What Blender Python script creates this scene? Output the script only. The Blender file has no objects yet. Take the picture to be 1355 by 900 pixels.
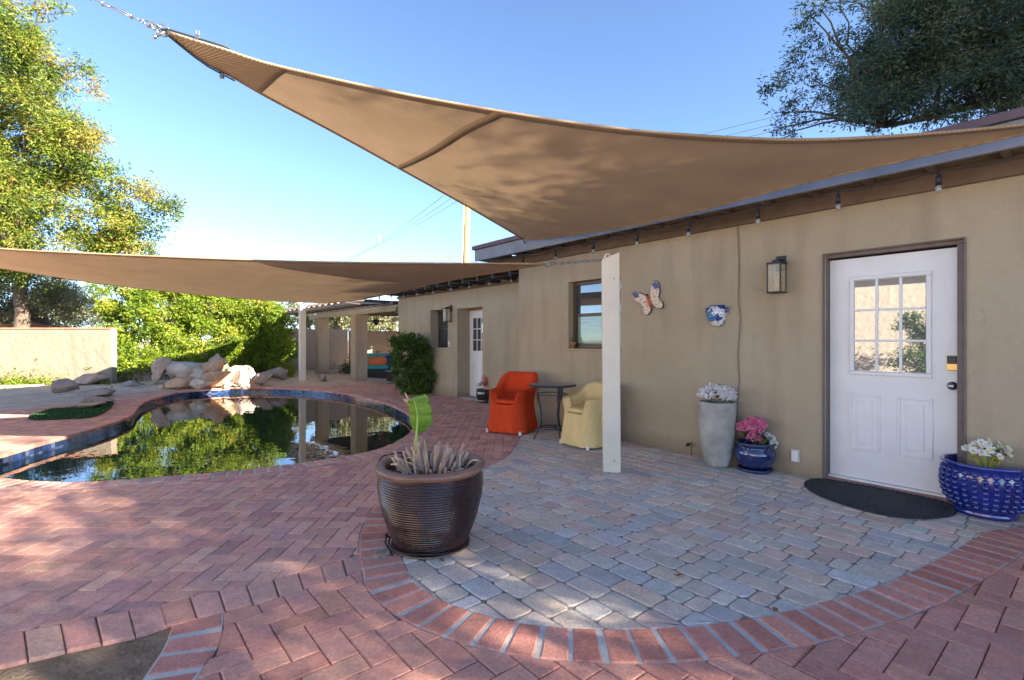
import bpy, bmesh, math, random
import numpy as np
from mathutils import Vector, Matrix, noise
random.seed(7); RNG = np.random.default_rng(11)
C = bpy.context.scene
COL = C.collection
# ------------------------------------------------------------------ camera
F = 660.0; CX = 677.5; HY = 451.0; CAMZ = 1.30
cam = bpy.data.objects.new('camera', bpy.data.cameras.new('camera')); COL.objects.link(cam)
cam.data.sensor_width = 36; cam.data.lens = 36 * F / 1355.0
cam.location = (0, 0, CAMZ); cam.rotation_euler = (math.radians(90), 0, 0)
cam.data.clip_end = 2000; cam.data.clip_start = 0.05
C.camera = cam
# ------------------------------------------------------------------ light
SUN_AZ = Vector((0.886, -0.464)).normalized(); SUN_EL = math.radians(22.5)
w = bpy.data.worlds.new("World"); C.world = w; w.use_nodes = True
nt = w.node_tree; bg = nt.nodes['Background']
sky = nt.nodes.new('ShaderNodeTexSky'); sky.sky_type = 'NISHITA'; sky.sun_disc = False
sky.sun_elevation = SUN_EL; sky.sun_rotation = math.atan2(SUN_AZ.x, SUN_AZ.y)
sky.altitude = 3000; sky.air_density = 0.8; sky.dust_density = 0.0; sky.ozone_density = 2.2
nt.links.new(sky.outputs[0], bg.inputs[0]); bg.inputs[1].default_value = 0.062
sl = bpy.data.lights.new('sun', 'SUN'); sl.energy = 4.4; sl.angle = math.radians(0.5); sl.color = (1.0, 0.87, 0.70)
so = bpy.data.objects.new('sun', sl); COL.objects.link(so)
sd3 = Vector((SUN_AZ.x * math.cos(SUN_EL), SUN_AZ.y * math.cos(SUN_EL), math.sin(SUN_EL)))
so.rotation_euler = sd3.to_track_quat('Z', 'Y').to_euler(); so.location = sd3 * 40
C.view_settings.view_transform = 'Standard'; C.view_settings.look = 'None'
C.view_settings.exposure = 3.04; C.view_settings.gamma = 1
C.render.engine = 'CYCLES'
C.cycles.max_bounces = 8; C.cycles.diffuse_bounces = 5; C.cycles.transparent_max_bounces = 8
# ------------------------------------------------------------------ frames
D = Vector((-0.634, 0.7733)).normalized()      # along the house wall, away from the camera
M_ = Vector((D.y, -D.x))                         # into the house
HANG = math.atan2(D.y, D.x)
def P(px, py, dep): return Vector(((px - CX) / F * dep, dep, CAMZ + (HY - py) / F * dep))
def G(px, py, z=0.0):
    dep = (CAMZ - z) * F / (py - HY); return Vector(((px - CX) / F * dep, dep, z))
def hp(t, p, z=0.0): return Vector((p * M_.x + t * D.x, p * M_.y + t * D.y, z))
def tk(px, p):
    k = (px - CX) / F; return p * (M_.x - k * M_.y) / (k * D.y - D.x)
def zk(px, py, p):
    q = hp(tk(px, p), p); return CAMZ + (HY - py) / F * q.y
def HW(px, py, p): return tk(px, p), zk(px, py, p)
# ------------------------------------------------------------------ objects
def tag(o, label=None, cat=None, group=None, kind=None):
    if label: o['label'] = label
    if cat: o['category'] = cat
    if group: o['group'] = group
    if kind: o['kind'] = kind
    return o
def empty(name, loc=(0, 0, 0), rz=0, label=None, cat=None, group=None):
    o = bpy.data.objects.new(name, None); COL.objects.link(o); o.location = loc; o.rotation_euler = (0, 0, rz)
    o.empty_display_size = .1
    return tag(o, label, cat, group)
def obj(name, bm, mat, parent=None, smooth=False, wmat=None, bevel=0, seg=2):
    me = bpy.data.meshes.new(name)
    if isinstance(bm, tuple): me.from_pydata(*bm)
    else: bm.to_mesh(me); bm.free()
    me.materials.append(mat)
    if smooth: me.polygons.foreach_set('use_smooth', [True] * len(me.polygons))
    o = bpy.data.objects.new(name, me); COL.objects.link(o)
    if parent: o.parent = parent
    if bevel:
        b = o.modifiers.new('bevel', 'BEVEL'); b.width = bevel; b.segments = seg; b.limit_method = 'ANGLE'; b.angle_limit = math.radians(35)
    return o
def B(): return bmesh.new()
def box(bm, c, s, rot=None, taper=None):
    """box centred at c, size s, rot = Matrix 3x3"""
    r = bmesh.ops.create_cube(bm, size=1)
    for v in r['verts']:
        q = Vector((v.co.x * s[0], v.co.y * s[1], v.co.z * s[2]))
        if taper and v.co.z > 0: q.x *= taper; q.y *= taper
        if rot: q = rot @ q
        v.co = q + Vector(c)
    return r['verts']
def boxm(bm, lo, hi):
    return box(bm, [(a + b) / 2 for a, b in zip(lo, hi)], [b - a for a, b in zip(lo, hi)])
def tube(bm, pts, r, n=8, cap=True):
    pts = [Vector(p) for p in pts]; rs = r if isinstance(r, (list, tuple)) else [r] * len(pts)
    rings = []; up = Vector((0, 0, 1))
    for i, p in enumerate(pts):
        d = (pts[min(i + 1, len(pts) - 1)] - pts[max(i - 1, 0)]).normalized()
        a = up if abs(d.dot(up)) < .95 else Vector((1, 0, 0))
        if i == 0: u = d.cross(a).normalized()
        else:
            u = (u - d * u.dot(d))
            u = u.normalized() if u.length > 1e-6 else d.cross(a).normalized()
        v = d.cross(u)
        rings.append([bm.verts.new(p + (u * math.cos(2 * math.pi * k / n) + v * math.sin(2 * math.pi * k / n)) * rs[i]) for k in range(n)])
    for a, b in zip(rings, rings[1:]):
        for k in range(n): bm.faces.new((a[k], a[(k + 1) % n], b[(k + 1) % n], b[k]))
    if cap:
        bm.faces.new(rings[0][::-1]); bm.faces.new(rings[-1])
def lathe(bm, prof, n=40, c=(0, 0, 0), fn=None):
    rings = []
    for r, z in prof:
        ring = []
        for k in range(n):
            a = 2 * math.pi * k / n; rr = max(r, 1e-4); zz = z
            if fn: rr, zz = fn(a, rr, z)
            ring.append(bm.verts.new((c[0] + rr * math.cos(a), c[1] + rr * math.sin(a), c[2] + zz)))
        rings.append(ring)
    for a, b in zip(rings, rings[1:]):
        for k in range(n): bm.faces.new((a[k], a[(k + 1) % n], b[(k + 1) % n], b[k]))
    bm.faces.new(rings[0][::-1]); bm.faces.new(rings[-1])
def sphere(bm, c, r, s=(1, 1, 1), n=12):
    v = bmesh.ops.create_uvsphere(bm, u_segments=n, v_segments=max(6, n // 2 + 2), radius=r)['verts']
    for q in v: q.co = Vector((q.co.x * s[0], q.co.y * s[1], q.co.z * s[2])) + Vector(c)
# ------------------------------------------------------------------ materials
def srgb(h):
    if isinstance(h, str):
        h = [int(h[i:i + 2], 16) / 255 for i in (0, 2, 4)]
        return tuple(c / 12.92 if c < .04 else ((c + .055) / 1.055) ** 2.4 for c in h)
    return h
def mat(name, col, rough=.6, metal=0, var=0.0, vscale=3.0, bump=0.0, bscale=40, col2=None, spec=.5, trans=0, attr=None,
        ior=None, coat=0, vdet=6, stretch=None, bdist=.01, voro=None):
    m = bpy.data.materials.new(name); m.use_nodes = True; n = m.node_tree; N = n.nodes; L = n.links
    b = N['Principled BSDF']; b.inputs['Roughness'].default_value = rough; b.inputs['Metallic'].default_value = metal
    b.inputs['Specular IOR Level'].default_value = spec
    if ior: b.inputs['IOR'].default_value = ior
    b.inputs['Coat Weight'].default_value = coat; b.inputs['Coat Roughness'].default_value = .08
    col = srgb(col); base = (*col, 1)
    tc = N.new('ShaderNodeTexCoord'); vec = tc.outputs['Object']
    if stretch:
        mp = N.new('ShaderNodeMapping'); mp.inputs['Scale'].default_value = stretch; L.new(vec, mp.inputs[0]); vec = mp.outputs[0]
    src = None
    if attr:
        at = N.new('ShaderNodeAttribute'); at.attribute_name = attr; src = at.outputs['Color']
    if var or col2:
        nz = N.new('ShaderNodeTexNoise'); nz.inputs['Scale'].default_value = vscale; nz.inputs['Detail'].default_value = vdet
        nz.inputs['Roughness'].default_value = .62
        L.new(vec, nz.inputs['Vector'])
        cr = N.new('ShaderNodeValToRGB'); L.new(nz.outputs[0], cr.inputs[0])
        cr.color_ramp.elements[0].position = .3; cr.color_ramp.elements[1].position = .7
        if attr:
            cr.color_ramp.elements[0].color = (1 - var,) * 3 + (1,); cr.color_ramp.elements[1].color = (1 + var,) * 3 + (1,)
            mx = N.new('ShaderNodeMix'); mx.data_type = 'RGBA'; mx.blend_type = 'MULTIPLY'; mx.inputs[0].default_value = 1
            L.new(src, mx.inputs[6]); L.new(cr.outputs[0], mx.inputs[7]); src = mx.outputs[2]
        else:
            c2 = srgb(col2) if col2 else tuple(c * (1 + var) for c in col); c1 = tuple(c * (1 - var) for c in col)
            cr.color_ramp.elements[0].color = (*c1, 1); cr.color_ramp.elements[1].color = (*c2, 1); src = cr.outputs[0]
    if src: L.new(src, b.inputs['Base Color'])
    else: b.inputs['Base Color'].default_value = base
    if bump:
        nb = N.new('ShaderNodeTexNoise'); nb.inputs['Scale'].default_value = bscale; nb.inputs['Detail'].default_value = 8
        L.new(vec, nb.inputs['Vector']); bp = N.new('ShaderNodeBump'); bp.inputs['Strength'].default_value = bump
        bp.inputs['Distance'].default_value = bdist
        L.new(nb.outputs[0], bp.inputs['Height']); L.new(bp.outputs[0], b.inputs['Normal'])
    if trans:
        tr = N.new('ShaderNodeBsdfTranslucent'); ms = N.new('ShaderNodeMixShader'); ms.inputs[0].default_value = trans
        if src: L.new(src, tr.inputs[0])
        else: tr.inputs[0].default_value = base
        L.new(b.outputs[0], ms.inputs[1]); L.new(tr.outputs[0], ms.inputs[2]); L.new(ms.outputs[0], N['Material Output'].inputs[0])
    return m
MAT = {}
def M(k): return MAT[k]
def dusty(m, dust, sc=.55, lo=.52, hi=.72, amt=.55, fine=60):
    """dust lying over a surface in ragged patches"""
    N = m.node_tree.nodes; L = m.node_tree.links; b = N['Principled BSDF']; src = b.inputs['Base Color'].links[0].from_socket
    tc = N.new('ShaderNodeTexCoord'); a = N.new('ShaderNodeTexNoise'); a.inputs['Scale'].default_value = sc; a.inputs['Detail'].default_value = 9; a.inputs['Roughness'].default_value = .7; L.new(tc.outputs['Object'], a.inputs[0])
    r = N.new('ShaderNodeMapRange'); L.new(a.outputs[0], r.inputs[0]); r.inputs[1].default_value = lo; r.inputs[2].default_value = hi; r.inputs[4].default_value = amt
    f = N.new('ShaderNodeTexNoise'); f.inputs['Scale'].default_value = fine; f.inputs['Detail'].default_value = 5; f.inputs['Roughness'].default_value = .8; L.new(tc.outputs['Object'], f.inputs[0])
    fr = N.new('ShaderNodeMapRange'); L.new(f.outputs[0], fr.inputs[0]); fr.inputs[1].default_value = .35; fr.inputs[2].default_value = .65; fr.inputs[3].default_value = .78; fr.inputs[4].default_value = 1.2
    mm = N.new('ShaderNodeMix'); mm.data_type = 'RGBA'; mm.blend_type = 'MULTIPLY'; mm.inputs[0].default_value = 1; L.new(src, mm.inputs[6]); L.new(fr.outputs[0], mm.inputs[7])
    mx = N.new('ShaderNodeMix'); mx.data_type = 'RGBA'; L.new(r.outputs[0], mx.inputs[0]); L.new(mm.outputs[2], mx.inputs[6]); mx.inputs[7].default_value = (*dust, 1); L.new(mx.outputs[2], b.inputs['Base Color'])
    return m
def stucco(name, c1, c2, c3):
    m = mat(name, c1, .92, spec=.15); n = m.node_tree; N = n.nodes; L = n.links; b = N['Principled BSDF']
    tc = N.new('ShaderNodeTexCoord')
    a = N.new('ShaderNodeTexNoise'); a.inputs['Scale'].default_value = .9; a.inputs['Detail'].default_value = 7; a.inputs['Roughness'].default_value = .65
    mp = N.new('ShaderNodeMapping'); mp.inputs['Scale'].default_value = (2.6, 2.6, .45)
    s = N.new('ShaderNodeTexNoise'); s.inputs['Scale'].default_value = 1.5; s.inputs['Detail'].default_value = 8
    L.new(tc.outputs['Object'], a.inputs[0]); L.new(tc.outputs['Object'], mp.inputs[0]); L.new(mp.outputs[0], s.inputs[0])
    r1 = N.new('ShaderNodeValToRGB'); L.new(a.outputs[0], r1.inputs[0])
    r1.color_ramp.elements[0].position = .32; r1.color_ramp.elements[1].position = .68
    r1.color_ramp.elements[0].color = (*c1, 1); r1.color_ramp.elements[1].color = (*c2, 1)
    r2 = N.new('ShaderNodeValToRGB'); L.new(s.outputs[0], r2.inputs[0])
    r2.color_ramp.elements[0].position = .5; r2.color_ramp.elements[1].position = .82
    r2.color_ramp.elements[0].color = (0, 0, 0, 1); r2.color_ramp.elements[1].color = (.7, .7, .7, 1)
    mx = N.new('ShaderNodeMix'); mx.data_type = 'RGBA'; L.new(r2.outputs[0], mx.inputs[0]); L.new(r1.outputs[0], mx.inputs[6]); mx.inputs[7].default_value = (*c3, 1)
    # splash-back dirt with a ragged edge along the foot of the wall
    sx = N.new('ShaderNodeSeparateXYZ'); L.new(tc.outputs['Object'], sx.inputs[0])
    ad = N.new('ShaderNodeMath'); ad.operation = 'MULTIPLY_ADD'; L.new(a.outputs[0], ad.inputs[0]); ad.inputs[1].default_value = -.55; L.new(sx.outputs[2], ad.inputs[2])
    mr = N.new('ShaderNodeMapRange'); L.new(ad.outputs[0], mr.inputs[0]); mr.inputs[1].default_value = -.28; mr.inputs[2].default_value = -.05
    mr.inputs[3].default_value = .85; mr.inputs[4].default_value = 0
    mx2 = N.new('ShaderNodeMix'); mx2.data_type = 'RGBA'; L.new(mr.outputs[0], mx2.inputs[0]); L.new(mx.outputs[2], mx2.inputs[6]); mx2.inputs[7].default_value = (c3[0] * .9, c3[1] * .85, c3[2] * .8, 1)
    # hairline cracks
    vc = N.new('ShaderNodeTexVoronoi'); vc.feature = 'DISTANCE_TO_EDGE'; vc.inputs['Scale'].default_value = 1.1; nd = N.new('ShaderNodeTexNoise'); nd.inputs['Scale'].default_value = 5; nd.inputs['Detail'].default_value = 5
    L.new(tc.outputs['Object'], nd.inputs[0]); va = N.new('ShaderNodeVectorMath'); va.operation = 'MULTIPLY_ADD'; L.new(nd.outputs['Color'], va.inputs[0]); va.inputs[1].default_value = (.35, .35, .35); L.new(tc.outputs['Object'], va.inputs[2]); L.new(va.outputs[0], vc.inputs['Vector'])
    lt_ = N.new('ShaderNodeMapRange'); L.new(vc.outputs[0], lt_.inputs[0]); lt_.inputs[1].default_value = .0; lt_.inputs[2].default_value = .005; lt_.inputs[3].default_value = 1; lt_.inputs[4].default_value = 0
    mk = N.new('ShaderNodeMapRange'); L.new(a.outputs[0], mk.inputs[0]); mk.inputs[1].default_value = .54; mk.inputs[2].default_value = .60; mk.inputs[4].default_value = .2
    ml = N.new('ShaderNodeMath'); ml.operation = 'MULTIPLY'; L.new(lt_.outputs[0], ml.inputs[0]); L.new(mk.outputs[0], ml.inputs[1])
    mx3 = N.new('ShaderNodeMix'); mx3.data_type = 'RGBA'; L.new(ml.outputs[0], mx3.inputs[0]); L.new(mx2.outputs[2], mx3.inputs[6]); mx3.inputs[7].default_value = (c3[0] * .5, c3[1] * .5, c3[2] * .5, 1)
    L.new(mx3.outputs[2], b.inputs['Base Color'])
    f = N.new('ShaderNodeTexNoise'); f.inputs['Scale'].default_value = 55; f.inputs['Detail'].default_value = 6; L.new(tc.outputs['Object'], f.inputs[0])
    g = N.new('ShaderNodeTexNoise'); g.inputs['Scale'].default_value = 4.5; g.inputs['Detail'].default_value = 3; L.new(tc.outputs['Object'], g.inputs[0])
    b1 = N.new('ShaderNodeBump'); b1.inputs['Strength'].default_value = .75; b1.inputs['Distance'].default_value = .008; L.new(f.outputs[0], b1.inputs['Height'])
    b2 = N.new('ShaderNodeBump'); b2.inputs['Strength'].default_value = .6; b2.inputs['Distance'].default_value = .05; L.new(g.outputs[0], b2.inputs['Height']); L.new(b1.outputs[0], b2.inputs['Normal'])
    L.new(b2.outputs[0], b.inputs['Normal'])
    return m
MAT['stucco'] = stucco('stucco', (.395, .32, .215), (.45, .37, .255), (.29, .235, .16))
MAT['wallcream'] = stucco('wall_cream', (.22, .185, .14), (.255, .215, .165), (.18, .145, .105))
MAT['guestwall'] = stucco('guest_wall', (.70, .63, .52), (.75, .68, .57), (.60, .53, .43))
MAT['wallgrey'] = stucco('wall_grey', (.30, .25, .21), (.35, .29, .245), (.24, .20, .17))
MAT['pillar'] = stucco('pillar_plaster', (.36, .30, .225), (.42, .35, .27), (.30, .24, .18))
MAT['darkwood'] = mat('dark_wood', (.055, .040, .034), .75, var=.25, vscale=6, bump=.3)
MAT['beamwood'] = mat('beam_wood', (.15, .105, .075), .75, var=.25, vscale=5, bump=.3)
MAT['fascia'] = mat('fascia_paint', (.20, .205, .225), .6, var=.18, vscale=4, bump=.2, stretch=(1, 1, 1))
MAT['roofing'] = mat('purple_roofing', (.125, .075, .085), .8, var=.15, vscale=5, bump=.4)
MAT['trimgrey'] = mat('trim_grey', (.17, .135, .12), .6, var=.15, vscale=8)
MAT['white'] = mat('white_paint', (.77, .76, .74), .38, var=.05, vscale=4, bump=.05, bscale=30)
MAT['postpaint'] = mat('post_paint', (.70, .63, .50), .5, var=.08, vscale=4, bump=.08, bscale=25)
MAT['bronze'] = mat('bronze_frame', (.10, .068, .048), .45, metal=.3, var=.1)
MAT['black'] = mat('black_metal', (.02, .02, .022), .4, metal=.4)
MAT['iron'] = mat('wrought_iron', (.045, .05, .055), .45, metal=.5, bump=.15)
MAT['steel'] = mat('galvanised_steel', (.26, .27, .29), .38, metal=.85, var=.2, vscale=20)
MAT['nickel'] = mat('nickel', (.38, .36, .33), .25, metal=1)
MAT['brass'] = mat('brass', (.55, .40, .18), .28, metal=1)
MAT['wood'] = mat('reddish_wood', (.32, .14, .06), .5, var=.2, vscale=12, stretch=(1, 1, .1))
MAT['pane'] = mat('window_glass', (.045, .055, .06), .015, ior=1.9, spec=.8)
MAT['curtainpane'] = mat('curtained_glass', (.22, .34, .27), .03, ior=1.55, spec=.6, var=.25, vscale=6, stretch=(.3, .3, 6))
MAT['panelight'] = mat('door_glass', (.13, .135, .14), .012, ior=2.3, spec=.9)
MAT['bulbglass'] = mat('bulb_glass', (.35, .33, .3), .05, ior=1.7, spec=.8)
_n = MAT['bulbglass'].node_tree; _t = _n.nodes.new('ShaderNodeBsdfTransparent'); _x = _n.nodes.new('ShaderNodeMixShader'); _x.inputs[0].default_value = .55
_n.links.new(_t.outputs[0], _x.inputs[1]); _n.links.new(_n.nodes['Principled BSDF'].outputs[0], _x.inputs[2]); _n.links.new(_x.outputs[0], _n.nodes['Material Output'].inputs[0])
MAT['black_rubber'] = mat('rubber', (.014, .018, .021), .85, bump=1, bscale=45, bdist=.04, col2=(.05, .06, .062), vscale=38)
# ================================================================== GROUND
def G2(px, py): g = G(px, py); return (g.x, g.y)
def smooth_poly(pts, closed=True, n=8):
    P_ = [np.array(p, float) for p in pts]; N = len(P_); out = []
    rng = range(N) if closed else range(N - 1)
    for i in rng:
        if closed: a, b, c, d = P_[(i - 1) % N], P_[i], P_[(i + 1) % N], P_[(i + 2) % N]
        else: a, b, c, d = P_[max(i - 1, 0)], P_[i], P_[i + 1], P_[min(i + 2, N - 1)]
        for k in range(n):
            t = k / n
            out.append(.5 * ((2 * b) + (c - a) * t + (2 * a - 5 * b + 4 * c - d) * t * t + (3 * b - a - 3 * c + d) * t ** 3))
    if not closed: out.append(P_[-1])
    return np.array(out)
def area(p): x, y = p[:, 0], p[:, 1]; return .5 * np.sum(x * np.roll(y, -1) - y * np.roll(x, -1))
def ccw(p): return p if area(p) > 0 else p[::-1].copy()
def offset(p, d):
    """closed ccw polygon pushed outwards by d"""
    t = np.roll(p, -1, 0) - np.roll(p, 1, 0); t /= np.linalg.norm(t, axis=1)[:, None] + 1e-9
    return p + np.stack([t[:, 1], -t[:, 0]], 1) * d
def resample(p, step, closed=True):
    q = np.vstack([p, p[:1]]) if closed else p
    s = np.r_[0, np.cumsum(np.linalg.norm(np.diff(q, axis=0), axis=1))]
    n = max(3, int(round(s[-1] / step))); u = np.linspace(0, s[-1], n + 1)
    r = np.stack([np.interp(u, s, q[:, 0]), np.interp(u, s, q[:, 1])], 1)
    return r[:-1] if closed else r
class Poly:
    def __init__(self, p): self.p = p; self.a = p; self.b = np.roll(p, -1, 0); self.lo = p.min(0) - .5; self.hi = p.max(0) + .5
    def sd(self, q):
        """signed distance (negative inside), nearest point"""
        d = self.b - self.a; w_ = q - self.a; t = np.clip((w_ * d).sum(1) / ((d * d).sum(1) + 1e-12), 0, 1)
        c = self.a + d * t[:, None]; e = q - c; dd = np.hypot(e[:, 0], e[:, 1]); i = dd.argmin()
        a, b = self.a, self.b
        cr = ((a[:, 1] > q[1]) != (b[:, 1] > q[1])); xs = a[:, 0] + (q[1] - a[:, 1]) * (b[:, 0] - a[:, 0]) / (b[:, 1] - a[:, 1] + 1e-12)
        ins = (np.count_nonzero(cr & (q[0] < xs)) % 2) == 1
        return (-dd[i] if ins else dd[i]), c[i], i
def clip(poly, p0, n):
    """keep the side where (x-p0).n <= 0"""
    out = []
    for i in range(len(poly)):
        a, b = poly[i], poly[(i + 1) % len(poly)]; da, db = (a - p0) @ n, (b - p0) @ n
        if da <= 0: out.append(a)
        if da * db < 0: out.append(a + (b - a) * (da / (da - db)))
    return out
class Pave:
    def __init__(self): self.v = []; self.f = []; self.c = []
    def brick(self, poly, col, z=0.0, ch=.0045, gap=.0018, depth=.035, dish=0.0):
        poly = np.array(poly)
        if len(poly) < 3 or abs(area(poly)) < .0006: return
        poly = ccw(poly); n = len(poly)
        def inset(p, d):
            c = p.mean(0); e = np.roll(p, -1, 0) - p; L_ = np.linalg.norm(e, axis=1); nn = np.stack([-e[:, 1], e[:, 0]], 1) / (L_[:, None] + 1e-9)
            q = []
            for i in range(len(p)):
                n1, n2 = nn[i - 1], nn[i]; b = n1 + n2; k = 1 + n1 @ n2
                q.append(p[i] + b * d / max(k, .35))
            return np.array(q)
        o = inset(poly, gap); t = inset(poly, gap + ch); b0 = len(self.v)
        tx, ty = RNG.normal(0, .004, 2); m = poly.mean(0); dz = z + RNG.normal(0, .0006)
        zz = lambda q: dz + (q[0] - m[0]) * tx + (q[1] - m[1]) * ty
        for q in t: self.v.append((q[0], q[1], zz(q)))
        for q in o: self.v.append((q[0], q[1], zz(q) - ch * .8))
        for q in o: self.v.append((q[0], q[1], z - depth))
        self.f.append(list(range(b0, b0 + n))); self.c.append(col)
        for k in range(n):
            j = (k + 1) % n
            self.f.append([b0 + n + k, b0 + n + j, b0 + j, b0 + k]); self.c.append(col)
            self.f.append([b0 + 2 * n + k, b0 + 2 * n + j, b0 + n + j, b0 + n + k]); self.c.append(col)
    def build(self, name, mat_, parent=None):
        me = bpy.data.meshes.new(name); me.from_pydata(self.v, [], self.f); me.materials.append(mat_)
        at = me.attributes.new('tone', 'FLOAT_COLOR', 'FACE')
        at.data.foreach_set('color', np.array([(*c, 1) for c in self.c], dtype=np.float32).ravel())
        o = bpy.data.objects.new(name, me); COL.objects.link(o)
        if parent: o.parent = parent
        return o
def pick(cols, jit=.08):
    c = cols[RNG.integers(len(cols))]; k = 1 + RNG.normal(0, jit); return tuple(float(np.clip(x * k * (1 + RNG.normal(0, .02)), 0, 1)) for x in c)
RED = [(.62, .325, .245), (.64, .345, .26), (.59, .295, .225), (.66, .365, .265), (.55, .28, .225), (.63, .345, .26), (.50, .27, .23)]
FRONT = [(.60, .28, .20), (.56, .25, .185), (.63, .30, .22), (.51, .235, .18), (.59, .285, .215)]
GREY = [(.60, .52, .44), (.63, .53, .43), (.66, .47, .38), (.55, .51, .47), (.65, .53, .41), (.63, .48, .39), (.50, .47, .44), (.67, .49, .38), (.60, .53, .45)]

pool_px = [(-150, 628), (-60, 631), (0, 634), (38, 638), (96, 640), (153, 637), (230, 631), (307, 624.7), (384, 616), (460, 604.7), (497, 597), (523, 587), (543, 574), (549, 563),
           (544, 551), (536, 544.5), (505, 532), (460, 521.7), (399, 515.5), (326, 514), (249, 518), (215, 524.5), (192, 532), (180, 541), (175, 549), (153, 558.7), (115, 570), (38, 591), (0, 603), (-60, 612), (-160, 620)]
pool = ccw(resample(smooth_poly([G2(*p) for p in pool_px], True, 6), .1))
for _ in range(3): pool = (pool + np.roll(pool, 1, 0) + np.roll(pool, -1, 0)) / 3
cop = offset(pool, .30); cop = resample(cop, .1)
POOL = Poly(pool); COP = Poly(cop)
WALLN = 5.17; WALLF = 6.15
circ_in = [G2(540, 762), G2(563, 782), G2(600, 801), G2(645, 815), G2(700, 826), G2(765, 832), G2(830, 833.5), G2(890, 831), G2(950, 824.5), G2(1025, 813), G2(1100, 795), G2(1170, 773), G2(1230, 746), G2(1272, 724), G2(1303, 704)]
ci = smooth_poly(circ_in, False, 6)
left = smooth_poly([G2(640, 620), (-.60, 4.55), (-.80, 4.0), (-.79, 3.4), G2(540, 762)], False, 6)
upper = smooth_poly([tuple(hp(6.05, 5.3)[:2]), G2(690, 577), G2(673, 603), G2(640, 620)], False, 6)
back = [(4.4, 3.72), tuple(hp(-.6, 5.3)[:2])]
patio = np.array(list(upper[:-1]) + list(left[:-1]) + list(ci) + back); patio = ccw(patio)
PATIO = Poly(patio)
# border ring of mortar-jointed bricks round the grey pavers, from the left side round the front
bpath = np.vstack([left[1:-1], ci, [[4.0, 3.62]]])
bt = np.gradient(bpath, axis=0); bt /= np.linalg.norm(bt, axis=1)[:, None]
bn = np.stack([bt[:, 1], -bt[:, 0]], 1)
if (bn[len(bn) // 2] @ (np.array([.8, 4.2]) - bpath[len(bn) // 2])) > 0: bn = -bn
bout = bpath + bn * .235
BORD = Poly(ccw(np.vstack([bpath, bout[::-1]])))
# plain soldier course that separates the herringbone from the front bricks
e_lo = smooth_poly([G2(*p) for p in [(-130, 910), (0, 882), (103, 858), (184, 841), (229, 826), (325, 804), (384, 786), (439, 769), (484, 752)]], False, 6)
e_hi = smooth_poly([G2(*p) for p in [(-130, 865), (0, 840), (90, 823), (159, 810), (196, 804), (258, 789), (321, 776), (380, 762), (454, 741), (480, 733)]], False, 6)
EDGE = Poly(ccw(np.vstack([e_lo, e_hi[::-1]])))
FRONTP = Poly(ccw(np.vstack([e_lo, [G2(484, 752), (-.88, 3.0), (-.3, 3.6), (1.5, 4.0), (4.2, 4.0), (7, 4.0), (7, -1), (-6, -1), (-6, 1.5)]])))
# mortar-jointed kerb beside the dirt
d_l = smooth_poly([G2(*p) for p in [(229, 829), (215, 860), (190, 898), (150, 960), (90, 1060)]], False, 5)
d_r = smooth_poly([G2(*p) for p in [(296, 811), (290, 850), (268, 885), (232, 940), (170, 1060)]], False, 5)
KERB = Poly(ccw(np.vstack([d_l, d_r[::-1]])))
DIRT = Poly(ccw(np.vstack([e_lo[:int(len(e_lo) * .5)], d_l, [(-1.2, -1.0), (-6, -1.0), (-6, 1.5)]])))
sand_px = [(-400, 545), (0, 543), (45, 540), (88, 537), (120, 533), (146, 529), (173, 521), (200, 519), (250, 514.2), (326, 511), (399, 512), (440, 511.5), (462, 509.5), (495, 508.5)]
sandb = smooth_poly([G2(*p) for p in sand_px], False, 5)
SAND = Poly(ccw(np.vstack([sandb, [(-4.7, 26), (-40, 26), (-40, 9.4)]])))
NEARWALL = [(np.array(hp(0, WALLN + .02)[:2]), np.array(M_[:]), -20, 6.13), ]
def clip_house(poly, t):
    p = WALLN + .03 if t < 6.1 else WALLF + .03
    return clip(poly, np.array(hp(0, p)[:2]), np.array(M_[:]))
def pave_rect(pv, rect, keep_in, keep_out, cols, **kw):
    c = rect.mean(0); poly = list(rect)
    for P_ in keep_in:
        s, q, _ = P_.sd(c)
        if s > .16: return
        if s > -.16:
            n = (c - q) if s > 0 else (q - c); l = np.linalg.norm(n)
            if l > 1e-6: poly = clip(poly, q, n / l)
    for P_ in keep_out:
        if (c < P_.lo).any() or (c > P_.hi).any(): continue
        s, q, _ = P_.sd(c)
        if s < -.16: return
        if s < .16:
            n = (q - c) if s > 0 else (c - q); l = np.linalg.norm(n)
            if l > 1e-6: poly = clip(poly, q, n / l)
        if len(poly) < 3: return
    tt = c[0] * D.x + c[1] * D.y; pp = c[0] * M_.x + c[1] * M_.y
    if pp > 4.9: poly = clip_house(poly, tt) if not (tt > 12.4) else poly
    if len(poly) < 3: return
    pv.brick(poly, pick(cols), **kw)
def herring(pv, x0, x1, y0, y1, w_, rot, keep_in, keep_out, cols, cond=None, **kw):
    R = np.array([[math.cos(rot), -math.sin(rot)], [math.sin(rot), math.cos(rot)]])
    for i in range(int(x0 / w_), int(x1 / w_)):
        for j in range(int(y0 / w_), int(y1 / w_)):
            k = (i - j) % 4
            if k == 0: r = [(i, j), (i + 2, j), (i + 2, j + 1), (i, j + 1)]
            elif k == 3: r = [(i, j), (i + 1, j), (i + 1, j + 2), (i, j + 2)]
            else: continue
            r = (np.array(r, float) * w_) @ R.T; c = r.mean(0)
            if cond and not cond(c): continue
            pave_rect(pv, r, keep_in, keep_out, cols, **kw)
MAT['brick'] = mat('brick', (.4, .2, .15), .88, var=.16, vscale=14, bump=.7, bscale=95, attr='tone', spec=.25, bdist=.006)
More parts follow.
